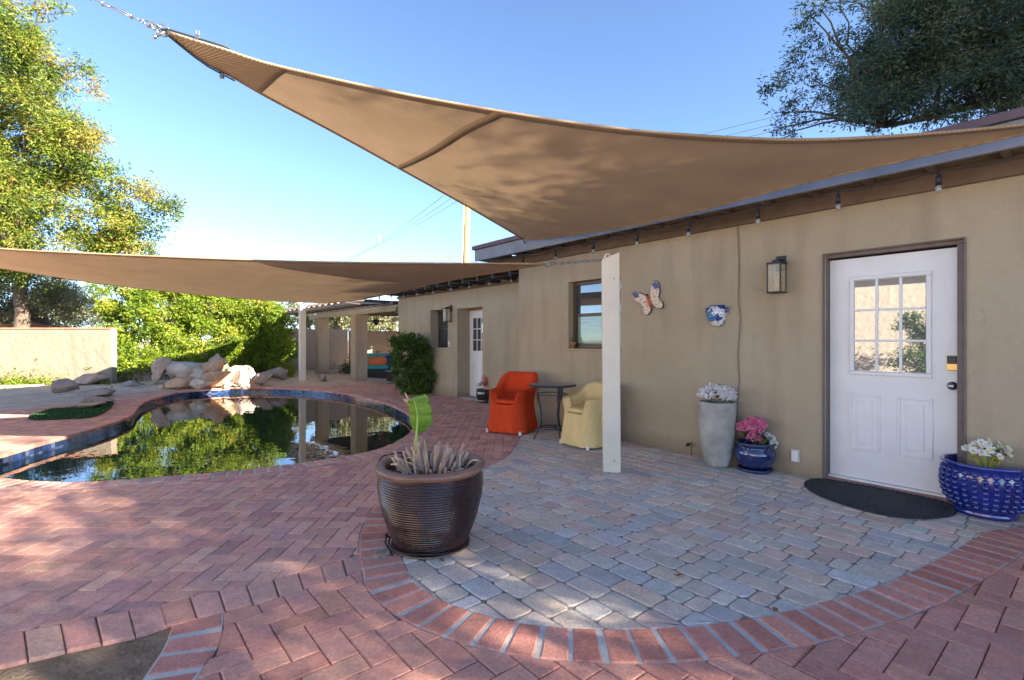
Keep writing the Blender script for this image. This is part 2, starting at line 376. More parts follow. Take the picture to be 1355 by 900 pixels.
MAT['paver'] = mat('paver', (.4, .35, .3), .85, var=.15, vscale=11, bump=.8, bscale=85, attr='tone', spec=.25, bdist=.006)
MAT['joint'] = mat('joint_sand', (.14, .11, .09), .95, col2=(.42, .36, .29), vscale=2.2, bump=.6, bscale=160)
MAT['dirt'] = mat('dirt', (.13, .080, .045), .95, col2=(.36, .25, .155), vscale=7, bump=1, bscale=45, bdist=.03, vdet=10)
MAT['mortar'] = mat('mortar', (.52, .49, .45), .9, var=.16, vscale=14, bump=.5, bscale=120)
MAT['sand'] = mat('sand', (.54, .41, .30), .95, var=.25, vscale=2.5, bump=.9, bscale=60, bdist=.02)
dusty(MAT['brick'], (.50, .36, .30), .9, .48, .74, .5); dusty(MAT['paver'], (.52, .45, .37), 1.1, .48, .66, .65)
# base sheet with the pool hole, out to the horizon
cen = pool.mean(0); vs = []; fs = []; n = len(pool)
levels = [0, .04, .12, .3, .8, 2, 5, 12, 30, 90]
for li, s in enumerate(levels):
    for q in pool:
        d = q - cen; d = d / np.linalg.norm(d); e = q + d * (s * 10)
        vs.append((e[0], e[1], -.02 if s < 3 else -.02 - (s - 3) * .002))
for a in range(len(levels) - 1):
    for k in range(n): fs.append((a * n + k, a * n + (k + 1) % n, (a + 1) * n + (k + 1) % n, (a + 1) * n + k))
tag(obj('ground', (vs, [], fs), mat('desert_soil', (.42, .34, .26), .95, var=.2, vscale=.6, bump=.5, bscale=30)), kind='structure')
# ---- herringbone pool deck
pv = Pave()
inframe = lambda c: abs(c[0]) < 1.16 * c[1] + 1.3
herring(pv, -15, 1.6, 1.6, 16, .108, 0.0, [], [COP, PATIO, BORD, EDGE, FRONTP, SAND], RED, lambda c: inframe(c) and c[0] * M_.x + c[1] * M_.y < 6.4)
deck = tag(pv.build('pool_deck', MAT['brick']), kind='structure')
# ---- front brick field
pv = Pave()
herring(pv, -7, 8, -7, 8, .118, HANG, [], [COP, PATIO, BORD, KERB, DIRT, EDGE], FRONT, lambda c: inframe(c) and (FRONTP.sd(c)[0] < .16 or (c[0] > .5 and PATIO.sd(c)[0] > -.2 and c[1] < 4.6)) and c[1] > .5, gap=.0022, ch=.0055)
tag(pv.build('front_paving', MAT['brick']), kind='structure')
# ---- grey pavers in rows parallel to the house
pv = Pave(); row = .148; p_ = -1.2; r_i = 0
while p_ < 5.4:
    t_ = -4.5 + RNG.random() * .2
    hgt = row
    while t_ < 7:
        L_ = RNG.choice([.15, .225, .225, .225, .15, .10, .26])
        rect = np.array([hp(t_, p_)[:2], hp(t_ + L_, p_)[:2], hp(t_ + L_, p_ + hgt)[:2], hp(t_, p_ + hgt)[:2]], float)
        # tumbled corners
        q = []; cc = .014 + RNG.random() * .01
        for a in range(4):
            v0, v1, v2 = rect[a - 1], rect[a], rect[(a + 1) % 4]
            q += [v1 + (v0 - v1) / np.linalg.norm(v0 - v1) * cc, v1 + (v2 - v1) / np.linalg.norm(v2 - v1) * cc]
        q = np.array(q) + RNG.normal(0, .0015, (8, 2)); t_ += L_
        th_ = RNG.normal(0, .012); cq = q.mean(0); q = (q - cq) @ np.array([[math.cos(th_), math.sin(th_)], [-math.sin(th_), math.cos(th_)]]) + cq
        pave_rect(pv, q, [PATIO], [], GREY, ch=.007, gap=.0035)
    p_ += hgt
tag(pv.build('patio_pavers', MAT['paver']), kind='structure')
bmj = B(); vv = [bmj.verts.new((q[0], q[1], -.0065)) for q in offset(patio, -.01)]; bmj.faces.new(vv); bmesh.ops.triangulate(bmj, faces=bmj.faces[:])
tag(obj('patio_joint_sand', bmj, MAT['joint']), kind='structure')
# ---- courses of bricks laid side by side
def course(pv, a, b, step, mort, cols, closed, z=0.0, frac=(0, 1), **kw):
    """bricks between polylines a and b (same count)"""
    if closed: a = np.vstack([a, a[:1]]); b = np.vstack([b, b[:1]])
    m = (a + b) / 2; s = np.r_[0, np.cumsum(np.linalg.norm(np.diff(m, axis=0), axis=1))]
    f = lambda P_, u: np.array([np.interp(u, s, P_[:, 0]), np.interp(u, s, P_[:, 1])])
    n_ = int(s[-1] / step)
    for k in range(n_):
        u0 = s[-1] * k / n_; u1 = s[-1] * (k + 1) / n_ - mort; j = RNG.normal(0, .003, 2)
        q = [f(a, u0), f(a, (u0 + u1) / 2), f(a, u1), f(b, u1), f(b, (u0 + u1) / 2), f(b, u0)]
        Q0 = np.array(q); A = Q0.copy()
        if frac != (0, 1):
            A[0:3] = Q0[0:3] + (Q0[5:2:-1] - Q0[0:3]) * frac[0]; A[5:2:-1] = Q0[0:3] + (Q0[5:2:-1] - Q0[0:3]) * frac[1]
        pv.brick(A + j, pick(cols), z=z, **kw)
def sheet(name, a, b, z, mat_, closed=False, drop=.03):
    n_ = len(a); vs = [(q[0], q[1], z) for q in a] + [(q[0], q[1], z) for q in b] + [(q[0], q[1], z - drop) for q in a] + [(q[0], q[1], z - drop) for q in b]; fs = []
    for k in range(n_ if closed else n_ - 1):
        j = (k + 1) % n_; fs += [(k, j, n_ + j, n_ + k), (2 * n_ + k, 2 * n_ + j, j, k), (n_ + k, n_ + j, 3 * n_ + j, 3 * n_ + k)]
    return tag(obj(name, (vs, [], fs), mat_), kind='structure')
BORDC = [(.56, .235, .17), (.52, .21, .155), (.59, .26, .19), (.54, .23, .17)]
pv = Pave()
course(pv, bpath, bout, .130, .020, BORDC, False, z=.002, ch=.008, gap=0)
tag(pv.build('patio_border', MAT['brick']), kind='structure')
sheet('border_mortar', bpath, bout, -.003, MAT['mortar'])
pv = Pave(); ea = resample(e_lo, .06, False); eb = resample(e_hi, .06, False); m_ = 60
ea = resample(e_lo, np.linalg.norm(np.diff(e_lo, axis=0), axis=1).sum() / m_, False); eb = resample(e_hi, np.linalg.norm(np.diff(e_hi, axis=0), axis=1).sum() / m_, False)
course(pv, ea, eb, .118, .0, RED, False, ch=.006, gap=.003, depth=.06)
tag(pv.build('deck_edging', MAT['brick']), kind='structure')
pv = Pave(); course(pv, d_l, d_r, .135, .022, BORDC, False, ch=.008, gap=0, depth=.05)
tag(pv.build('dirt_kerb', MAT['brick']), kind='structure')
sheet('kerb_mortar', d_l, d_r, -.003, MAT['mortar'])
# pool coping: soldier course with mortar joints, then a row of cut bricks
pin = offset(pool, -.02)
rs = lambda p, n_: resample(p, np.linalg.norm(np.roll(p, -1, 0) - p, axis=1).sum() / n_)[:n_]
pv = Pave()
cm = offset(pool, .20)
course(pv, pin, cm, .118, .012, RED, True, z=.004, ch=.012, gap=0, depth=.045)
pv2 = Pave(); course(pv, offset(pool, .212), cop if len(cop) == len(pool) else offset(pool, .30), .19, .010, RED, True, z=.002, ch=.006, gap=0)
tag(pv.build('pool_coping', MAT['brick']), kind='structure')
sheet('coping_mortar', offset(pool, -.008), offset(pool, .30), -.002, MAT['mortar'], True)
# ---- pool shell, tile band, water
WZ = -.135
MAT['tile'] = mat('pool_tile', (.03, .05, .16), .15, attr='tone', var=.25, vscale=9, spec=.7)
tile_c = [(.02, .045, .17), (.03, .06, .24), (.015, .03, .10), (.05, .07, .16), (.10, .13, .2), (.012, .02, .05)]
tv = []; tf = []; tc_ = []; pr = resample(pool, .075); n_ = len(pr)
for r_ in range(2):
    for k in range(n_):
        a, b = pr[k], pr[(k + 1) % n_]; e = (b - a); a = a + e * .03; b = b - e * .03; z1 = -.04 - r_ * .075; z0 = z1 - .072; i0 = len(tv)
        tv += [(a[0], a[1], z1), (b[0], b[1], z1), (b[0], b[1], z0), (a[0], a[1], z0)]; tf.append((i0, i0 + 1, i0 + 2, i0 + 3)); tc_.append(pick(tile_c, .15))
me = bpy.data.meshes.new('pool_tile_band'); me.from_pydata(tv, [], tf); me.materials.append(MAT['tile'])
at = me.attributes.new('tone', 'FLOAT_COLOR', 'FACE'); at.data.foreach_set('color', np.array([(*c, 1) for c in tc_], dtype=np.float32).ravel())
o = bpy.data.objects.new('pool_tile_band', me); COL.objects.link(o); tag(o, kind='structure')
MAT['shell'] = mat('pool_plaster', (.02, .035, .045), .7, var=.3)
MAT['water'] = mat('pool_water', (.004, .022, .026), .0, ior=1.52, spec=.62)
wn = MAT['water'].node_tree
nz = wn.nodes.new('ShaderNodeTexNoise'); nz.inputs['Scale'].default_value = 3.2; nz.inputs['Detail'].default_value = 2
tcw = wn.nodes.new('ShaderNodeTexCoord'); wn.links.new(tcw.outputs['Object'], nz.inputs[0])
bp = wn.nodes.new('ShaderNodeBump'); bp.inputs['Strength'].default_value = .06; bp.inputs['Distance'].default_value = .03
wn.links.new(nz.outputs[0], bp.inputs['Height']); wn.links.new(bp.outputs[0], wn.nodes['Principled BSDF'].inputs['Normal'])
n_ = len(pool); po = offset(pool, .006)
vs = [(q[0], q[1], -.01) for q in po] + [(q[0], q[1], -1.3) for q in po]
fs = [(k, (k + 1) % n_, n_ + (k + 1) % n_, n_ + k) for k in range(n_)]
tag(obj('pool_shell', (vs, [], fs), MAT['shell']), kind='structure')
bmw = B(); bmw.faces.new([bmw.verts.new((q[0], q[1], WZ)) for q in pool]); bmesh.ops.triangulate(bmw, faces=bmw.faces[:])
tag(obj('pool_water', bmw, MAT['water']), kind='structure')
# ---- sand bed beyond the deck, running up to the walls
def nz3(x, y, s, o_=0): return noise.noise(Vector((x * s, y * s, o_)))
vs = []; fs = []; xs = np.arange(-26, -3.9, .13); ys = np.arange(9.2, 22, .13)
for y in ys:
    for x in xs:
        s, _, _ = SAND.sd(np.array([x, y])) if (x > -16) else (-(y - 9.5), 0, 0)
        e = max(-.3, min(1.0, -s / .9)); h = -.012 + .055 * e + (.03 * nz3(x, y, 1.3) + .012 * nz3(x, y, 5, 3)) * max(0, min(1, e * 2))
        if s > -.05: h = min(h, -.004 - max(0, s) * .2)
        if x < -6: h += .05 * min(1, max(0, y - 11.5) / 2) * max(0, 1 - abs(x + 10) / 5)
        vs.append((x, y, h))
nx = len(xs)
for j in range(len(ys) - 1):
    for i in range(nx - 1): fs.append((j * nx + i, j * nx + i + 1, (j + 1) * nx + i + 1, (j + 1) * nx + i))
ps = [COP.sd(np.array(v[:2]))[0] if v[0] > -14 and v[1] < 17 else 1 for v in vs]
fs = [f for f in fs if min(ps[k] for k in f) > -.02]
tag(obj('sand_bed', (vs, [], fs), MAT['sand'], smooth=True), kind='structure')
def sandz(x, y): return .04
dv = [(q[0], q[1]) for q in ccw(np.vstack([e_lo[:int(len(e_lo) * .55)], d_l, [(-1.2, -1.0), (-6, -1.0), (-6, 1.5)]]))]; bmd = B(); bmd.faces.new([bmd.verts.new((x, y, -.016)) for x, y in dv]); bmesh.ops.triangulate(bmd, faces=bmd.faces[:]); tag(obj('dirt_patch', bmd, MAT['dirt']), kind='structure')
# pebbles and grit on the dirt
MAT['grit'] = mat('grit', (.35, .28, .2), .9, var=.4, vscale=30)
bmg = B()
for _ in range(1600):
    x = -2.6 + RNG.random() * 1.7; y = 1.4 + RNG.random() * 1.2
    if DIRT.sd(np.array([x, y]))[0] < -.03:
        r_ = .002 + .006 * RNG.random() ** 3; v = bmesh.ops.create_icosphere(bmg, subdivisions=1, radius=r_)['verts']
        for q in v: q.co = Vector((q.co.x, q.co.y * .8, q.co.z * .6)) + Vector((x, y, -.018))
tag(obj('grit', bmg, MAT['grit']), 'small pebbles and grit on the bare dirt patch', 'gravel', kind='stuff')
# dry leaves blown on the paving
MAT['dryleaf'] = mat('dry_leaf', (.30, .14, .06), .8, var=.4, vscale=30)
for i, (px, py) in enumerate([(898, 763), (1026, 809), (838, 684), (1228, 667), (585, 743)]):
    g = G(px, py, .005); b_ = B(); a = i * 1.3; s_ = .022
    q = [b_.verts.new((s_ * math.cos(a + k * math.pi / 3) * (1.5 if k % 3 == 0 else .7), s_ * math.sin(a + k * math.pi / 3) * (1.2 if k % 3 == 0 else .7), .003 + .008 * (k % 2))) for k in range(6)]
    c_ = b_.verts.new((0, 0, .004))
    for k in range(6): b_.faces.new((c_, q[k], q[(k + 1) % 6]))
    o = obj('fallen_leaf', b_, MAT['dryleaf']); o.location = g
    tag(o, ['curled brown leaf on the grey pavers in the middle of the patio', 'brown leaf on the grey pavers close to the brick border at the front', 'thin dry leaf on the pavers before the white post', 'pale dry leaf lying on the black doormat', 'orange scrap of leaf at the foot of the big brown pot'][i], 'leaf', 'dry leaves scattered on the patio')
# ================================================================== HOUSE
# everything of the house is written in wall coordinates: u = t (away), v = p (into the house), z; frame() places it
def frame(o):
    return o
FR = Matrix(((D.x, M_.x, 0), (D.y, M_.y, 0), (0, 0, 1)))     # (t, p, z) -> world
def hobj(name, bm, mat_, parent=None, **kw):
    for v in bm.verts: v.co = FR @ v.co
    bmesh.ops.recalc_face_normals(bm, faces=bm.faces[:])
    return obj(name, bm, mat_, parent, **kw)
house = empty('house', (0, 0, 0), 0, 'long low tan stucco house with dark eaves and two white doors along the patio', 'house')
def wall_mesh(t0, t1, z0, z1, p0, th, holes):
    """wall slab in (t,p,z) with openings holes=(ta,tb,za,zb,depth)"""
    bm = B(); ts = sorted({t0, t1, *[h[0] for h in holes], *[h[1] for h in holes]}); zs = sorted({z0, z1, *[h[2] for h in holes], *[h[3] for h in holes]})
    V = {}
    def v(a, b, c):
        k = (round(a, 4), round(b, 4), round(c, 4))
        if k not in V: V[k] = bm.verts.new(k)
        return V[k]
    for a, b in zip(ts, ts[1:]):
        for c, d in zip(zs, zs[1:]):
            m = ((a + b) / 2, (c + d) / 2); h = [h for h in holes if h[0] < m[0] < h[1] and h[2] < m[1] < h[3]]
            if h: continue
            bm.faces.new((v(a, p0, c), v(b, p0, c), v(b, p0, d), v(a, p0, d)))
    for a, b, c, d, dep in holes:
        for (q, r) in (((a, c), (a, d)), ((a, d), (b, d)), ((b, d), (b, c)), ((b, c), (a, c))):
            if q[1] == r[1] == z0: continue
            bm.faces.new((v(q[0], p0, q[1]), v(r[0], p0, r[1]), v(r[0], p0 + dep, r[1]), v(q[0], p0 + dep, q[1])))
    # ends, top and back
    for a in (t0, t1): bm.faces.new([bm.verts.new(q) for q in ((a, p0, z0), (a, p0, z1), (a, p0 + th, z1), (a, p0 + th, z0))])
    bm.faces.new([bm.verts.new(q) for q in ((t0, p0, z1), (t1, p0, z1), (t1, p0 + th, z1), (t0, p0 + th, z1))])
    bmesh.ops.remove_doubles(bm, verts=bm.verts[:], dist=.0005)
    return bm
PN, PF = WALLN, WALLF
# openings in wall coordinates from the picture
dt1, dt0 = tk(1090, PN), tk(1276, PN); dz1 = 1.30 + (HY - 318) / F * hp(tk(1240, PN), PN).y
D_T0, D_T1 = dt0, dt1; D_Z = 2.09
w1 = tk(752, PN); w0 = tk(821, PN); wz0 = zk(757, 462, PN + .05); wz1 = zk(757, 374, PN)
near_holes = [(D_T0, D_T1, -.03, D_Z, .17), (w0, w1, wz0, wz1, .16)]
TN = 6.13; TF = tk(527, PF)
hobj('wall', wall_mesh(-7, TN, -.03, 2.78, PN, .35, near_holes), M('stucco'), house, bevel=.028, seg=3)
fd1, fd0 = tk(605, PF), tk(638.5, PF); fdz = zk(625, 408, PF)
fw1, fw0 = tk(569.5, PF), tk(592.5, PF); fwz0, fwz1 = zk(580, 461, PF), zk(580, 411, PF)
far_holes = [(fd0, fd1, -.03, fdz, .36), (fw0, fw1, fwz0, fwz1, .30)]
hobj('wall', wall_mesh(TN + .02, TF, -.03, 2.62, PF, .4, far_holes), M('stucco'), house, bevel=.035, seg=3)
bm = B(); boxm(bm, (TN - .35, PN + .352, -.03), (TN, PF + 2, 2.72)); hobj('wall', bm, M('stucco'), house)         # return at the step
bm = B(); boxm(bm, (-7, PN + .352, -.03), (-6.8, 9.7, 2.72)); boxm(bm, (-6.79, 9.5, -.03), (TF - .31, 9.7, 2.68)); boxm(bm, (TF - .3, PF + .402, -.03), (TF - .005, 9.7, 2.60)); hobj('wall', bm, M('stucco'), house)
# floor slab inside
# near eave
PE = 4.70; TE = tk(628, PE)
fz0, fz1, fz2 = 2.585, 2.765, 2.83
bm = B(); boxm(bm, (-7, PE, fz0), (TE, PE + .04, fz1)); hobj('fascia', bm, M('fascia'), house, bevel=.003)
bm = B(); boxm(bm, (-7.02, PE - .035, fz1 + .002), (TE + .03, PE + .06, fz2)); hobj('drip_edge', bm, M('roofing'), house, bevel=.004)
def roof_prism(t0, t1, p0, p1, z0, z1, th):
    bm = B(); v = [bm.verts.new(q) for q in ((t0, p0, z0), (t1, p0, z0), (t1, p1, z1), (t0, p1, z1), (t0, p0, z0 + th), (t1, p0, z0 + th), (t1, p1, z1 + th), (t0, p1, z1 + th))]
    for f in ((0, 1, 2, 3), (4, 5, 6, 7), (0, 1, 5, 4), (1, 2, 6, 5), (2, 3, 7, 6), (3, 0, 4, 7)): bm.faces.new([v[k] for k in f])
    return bm
hobj('roof', roof_prism(-7, TE, PE + .045, 7.4, fz1 - .01, 3.35, .05), M('roofing'), house)
hobj('roof', roof_prism(-7, TE, 7.4, 10.1, 3.35, 2.72, .05), M('roofing'), house)
hobj('soffit', roof_prism(-7, TE - .01, PE + .05, PN + .2, fz1 - .03, fz1 + .03, .015), M('darkwood'), house)
bm = B(); boxm(bm, (-7, PN - .05, 2.50), (TN + .45, PN + .0, 2.655)); hobj('wall_beam', bm, M('beamwood'), house, bevel=.005)
bm = B(); boxm(bm, (TE - .04, PE + .045, fz0 + .01), (TE, PN + .9, fz1 - .01)); hobj('barge_board', bm, M('fascia'), house)
t_ = -2.0
while t_ < TE - .1:
    bm = B(); boxm(bm, (t_ - .022, PE + .042, 2.625), (t_ + .022, PN + .06, 2.735)); hobj('rafter', bm, M('beamwood'), house); t_ += .42
# far eave: exposed rafter tails
PFE = 5.55
hobj('roof', roof_prism(TN + .0, TF + .1, PFE, 8, 2.56, 3.0, .05), M('roofing'), house)
hobj('roof', roof_prism(TN + .0, TF + .1, 8, 10.1, 3.0, 2.66, .05), M('roofing'), house)
hobj('soffit', roof_prism(TN + .02, TF + .09, PFE + .02, PF + .3, 2.535, 2.55, .02), M('darkwood'), house)
bm = B(); boxm(bm, (TN + .02, PF - .04, 2.40), (TF + .02, PF + .0, 2.46)); hobj('wall_beam', bm, M('beamwood'), house)
t_ = TN + .25
while t_ < TF:
    bm = B(); boxm(bm, (t_ - .028, PFE + .03, 2.435), (t_ + .028, PF + .1, 2.532)); hobj('rafter', bm, M('darkwood'), house); t_ += .50
# ------------------------------------------------ main door
def panel_door(name, t0, t1, z0, z1, p, cols, rows, gz0, gz1, gm, house_, pane_mat, panels=True, label=None):
    """t0<t1; the hinge side is t1"""
    bm = B(); boxm(bm, (t0, p, z0), (t1, p + .045, z1)); d = hobj(name, bm, M('white'), house_, bevel=.003)
    if label: d['label'] = label
    a, b = t0 + gm, t1 - gm
    bm = B(); w_ = .035
    for (q, r) in (((a, gz0), (b, gz0 + w_)), ((a, gz1 - w_), (b, gz1)), ((a, gz0 + w_), (a + w_, gz1 - w_)), ((b - w_, gz0 + w_), (b, gz1 - w_))):
        boxm(bm, (q[0], p - .016, q[1]), (r[0], p - .001, r[1]))
    hobj('pane_frame', bm, M('white'), d, bevel=.006, seg=3)
    bm = B()
    for k in range(1, cols):
        x = a + w_ + (b - a - 2 * w_) * k / cols; boxm(bm, (x - .011, p - .013, gz0 + w_), (x + .011, p - .003, gz1 - w_))
    for k in range(1, rows):
        z = gz0 + w_ + (gz1 - gz0 - 2 * w_) * k / rows; boxm(bm, (a + w_, p - .012, z - .010), (b - w_, p - .0035, z + .010))
    hobj('muntins', bm, M('white'), d, bevel=.003)
    for i in range(cols):
        for j in range(rows):
            bm = B(); cw = (b - a - 2 * w_) / cols; chh = (gz1 - gz0 - 2 * w_) / rows
            boxm(bm, (a + w_ + cw * i + .004, p - .006, gz0 + w_ + chh * j + .004), (a + w_ + cw * (i + 1) - .004, p - .002, gz0 + w_ + chh * (j + 1) - .004)); hobj('window_pane', bm, pane_mat, d)
    if panels:
        W_ = t1 - t0
        for (pa, pb) in ((t0 + .155, t0 + W_ / 2 - .06), (t0 + W_ / 2 + .06, t1 - .155)):
            bm = B(); zz0, zz1 = z0 + .26, gz0 - .17
            for (q, r, e) in (((pa, zz0), (pb, zz1), .0), ):
                w2 = .022
                for (x0, y0, x1, y1) in ((q[0], q[1], r[0], q[1] + w2), (q[0], r[1] - w2, r[0], r[1]), (q[0], q[1] + w2, q[0] + w2, r[1] - w2), (r[0] - w2, q[1] + w2, r[0], r[1] - w2)):
                    boxm(bm, (x0, p - .008, y0), (x1, p + .002, y1))
                w3 = .06; boxm(bm, (q[0] + w3, p - .007, q[1] + w3), (r[0] - w3, p + .002, r[1] - w3))
            hobj('raised_panel', bm, M('white'), d, bevel=.005, seg=2)
    return d
PD = PN + .125
j = .042
dA, dB = tk(1268, PD), tk(1098, PD); dzb = .045; dzt = dzb + 2.03
door = panel_door('door', dA, dB, dzb, 2.045, PD, 3, 3, .985, 1.875, .165, house, M('panelight'), label='white panelled door with nine small panes and a keypad lock')
bm = B()   # painted jamb and head
boxm(bm, (dB + .004, PD - .07, -.02), (D_T1 - .002, PD + .08, 2.06)); boxm(bm, (D_T0 + .002, PD - .07, -.02), (dA - .004, PD + .08, 2.06)); boxm(bm, (D_T0 + .002, PD - .068, 2.062), (D_T1 - .002, PD + .08, D_Z - .001))
hobj('door_frame', bm, M('trimgrey'), house, bevel=.004)
# thin painted surround on the wall face
bm = B(); boxm(bm, (D_T1 - .0, PN - .012, -.02), (D_T1 + .010, PN + .03, D_Z + .010)); boxm(bm, (D_T0 - .012, PN - .012, -.02), (D_T0 + .0, PN + .03, D_Z + .010)); boxm(bm, (D_T0 + .001, PN - .0118, D_Z), (D_T1 - .001, PN + .03, D_Z + .009))
hobj('door_surround', bm, M('trimgrey'), house, bevel=.003, seg=2)
bm = B(); boxm(bm, (D_T0 + .003, PD - .075, -.015), (D_T1 - .003, PD + .09, .022)); hobj('threshold', bm, mat('threshold_brick', (.36, .19, .15), .85, var=.2, vscale=8, bump=.3), house, bevel=.004)
bm = B(); boxm(bm, (dA - .01, PD - .02, .023), (dB + .01, PD + .05, .042)); hobj('door_sweep', bm, M('white'), door)
kt = tk(1260, PD - .02)
bm = B(); kz = zk(1260, 512, PD - .03)
for v in bmesh.ops.create_cone(bm, cap_ends=True, segments=24, radius1=.034, radius2=.03, depth=.014)['verts']: v.co = Vector((v.co.x + kt, v.co.z + PD - .008, v.co.y + kz))
for v in bmesh.ops.create_uvsphere(bm, u_segments=20, v_segments=12, radius=.028)['verts']: v.co = Vector((v.co.x + kt, v.co.z * .8 + PD - .05, v.co.y + kz))
for v in bmesh.ops.create_cone(bm, cap_ends=True, segments=16, radius1=.013, radius2=.013, depth=.04)['verts']: v.co = Vector((v.co.x + kt, v.co.z + PD - .03, v.co.y + kz))
hobj('door_knob', bm, M('nickel'), door, smooth=True)
bm = B(); lz = zk(1260, 484, PD - .02); boxm(bm, (kt - .034, PD - .028, lz - .045), (kt + .034, PD - .001, lz + .075)); lock = hobj('keypad_lock', bm, M('brass'), door, bevel=.004)
bm = B(); boxm(bm, (kt - .030, PD - .032, lz + .008), (kt + .030, PD - .0285, lz + .071)); hobj('keypad', bm, M('black'), lock)
bm = B()
for a in range(3):
    for b_ in range(4): boxm(bm, (kt - .020 + a * .015, PD - .034, lz + .014 + b_ * .014), (kt - .011 + a * .015, PD - .0322, lz + .022 + b_ * .014))
hobj('keys', bm, mat('key_grey', (.12, .13, .14), .5), lock)
bm = B()
for v in bmesh.ops.create_cone(bm, cap_ends=True, segments=20, radius1=.018, radius2=.018, depth=.01)['verts']: v.co = Vector((v.co.x + kt, v.co.z + PD - .031, v.co.y + lz - .02))
hobj('lock_cylinder', bm, M('brass'), lock)
# ------------------------------------------------ near window (slider in bronze frame)
def window(name, t0, t1, z0, z1, p, label):
    wn_ = None; bm = B(); w_ = .045
    boxm(bm, (t0, p, z0), (t1, p + .06, z0 + w_)); boxm(bm, (t0, p, z1 - w_), (t1, p + .06, z1)); boxm(bm, (t0, p, z0 + w_), (t0 + w_, p + .06, z1 - w_)); boxm(bm, (t1 - w_, p, z0 + w_), (t1, p + .06, z1 - w_))
    zm = (z0 + z1) / 2; boxm(bm, (t0 + w_, p + .008, zm - .022), (t1 - w_, p + .055, zm + .022))
    wn_ = hobj(name, bm, M('bronze'), house, bevel=.003); wn_['label'] = label
    bm = B(); s_ = .022
    for (a, b, c, d) in ((t0 + w_, t1 - w_, z0 + w_, zm - .022), ):
        boxm(bm, (a, p + .02, c), (b, p + .045, c + s_)); boxm(bm, (a, p + .02, c + s_), (a + s_, p + .045, d)); boxm(bm, (b - s_, p + .02, c + s_), (b, p + .045, d))
    hobj('sash', bm, M('bronze'), wn_)
    for c, d in ((z0 + w_, zm - .022), (zm + .022, z1 - w_)):
        bm = B(); boxm(bm, (t0 + w_, p + .03, c), (t1 - w_, p + .034, d)); hobj('window_pane', bm, M('curtainpane') if (c < zm - .1 and p < PN + .2) else M('pane'), wn_)
    return wn_
window('window', w0 + .004, w1 - .004, wz0 + .004, wz1 - .004, PN + .10, 'bronze framed window half hidden by the white post')
bm = B(); boxm(bm, (w0 - .03, PN - .02, wz0 - .03), (w1 + .02, PN + .16, wz0 - .0)); hobj('window_sill', bm, M('stucco'), house, bevel=.012, seg=3)
window('window', fw0 + .004, fw1 - .004, fwz0 + .004, fwz1 - .004, PF + .22, 'small dark window in a deep recess left of the far door')
# ------------------------------------------------ far door
PFD = PF + .34
fa, fb = tk(641, PFD), tk(621, PFD)
fdoor = panel_door('door', fb - .80, fb, .03, fdz - .035, PFD, 3, 3, 1.02, 1.83, .13, house, M('pane'), label='white door with glass panes set deep in the far wall')
bm = B(); boxm(bm, (fb + .004, PFD - .06, -.02), (fb + .075, PFD + .08, fdz - .002)); boxm(bm, (fb - .86, PFD - .06, -.02), (fb - .804, PFD + .08, fdz - .002)); boxm(bm, (fb - .80, PFD - .058, fdz - .034), (fb, PFD + .08, fdz - .003)); hobj('door_frame', bm, M('wood'), house)
bm = B(); boxm(bm, (fd0 + .01, PF + .05, -.02), (fd1 - .01, PFD + .09, .02)); hobj('threshold', bm, mat('step_concrete', (.38, .35, .31), .9, var=.15), house)
# unseen dark backs added so that no light leaks through the openings
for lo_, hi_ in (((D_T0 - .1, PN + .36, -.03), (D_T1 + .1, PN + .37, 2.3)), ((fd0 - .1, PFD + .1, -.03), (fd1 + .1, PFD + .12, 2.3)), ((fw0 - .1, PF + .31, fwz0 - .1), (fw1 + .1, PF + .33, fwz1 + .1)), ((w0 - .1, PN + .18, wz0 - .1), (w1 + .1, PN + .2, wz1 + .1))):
    bm = B(); boxm(bm, lo_, hi_); hobj('light_stop', bm, M('darkwood'), house)
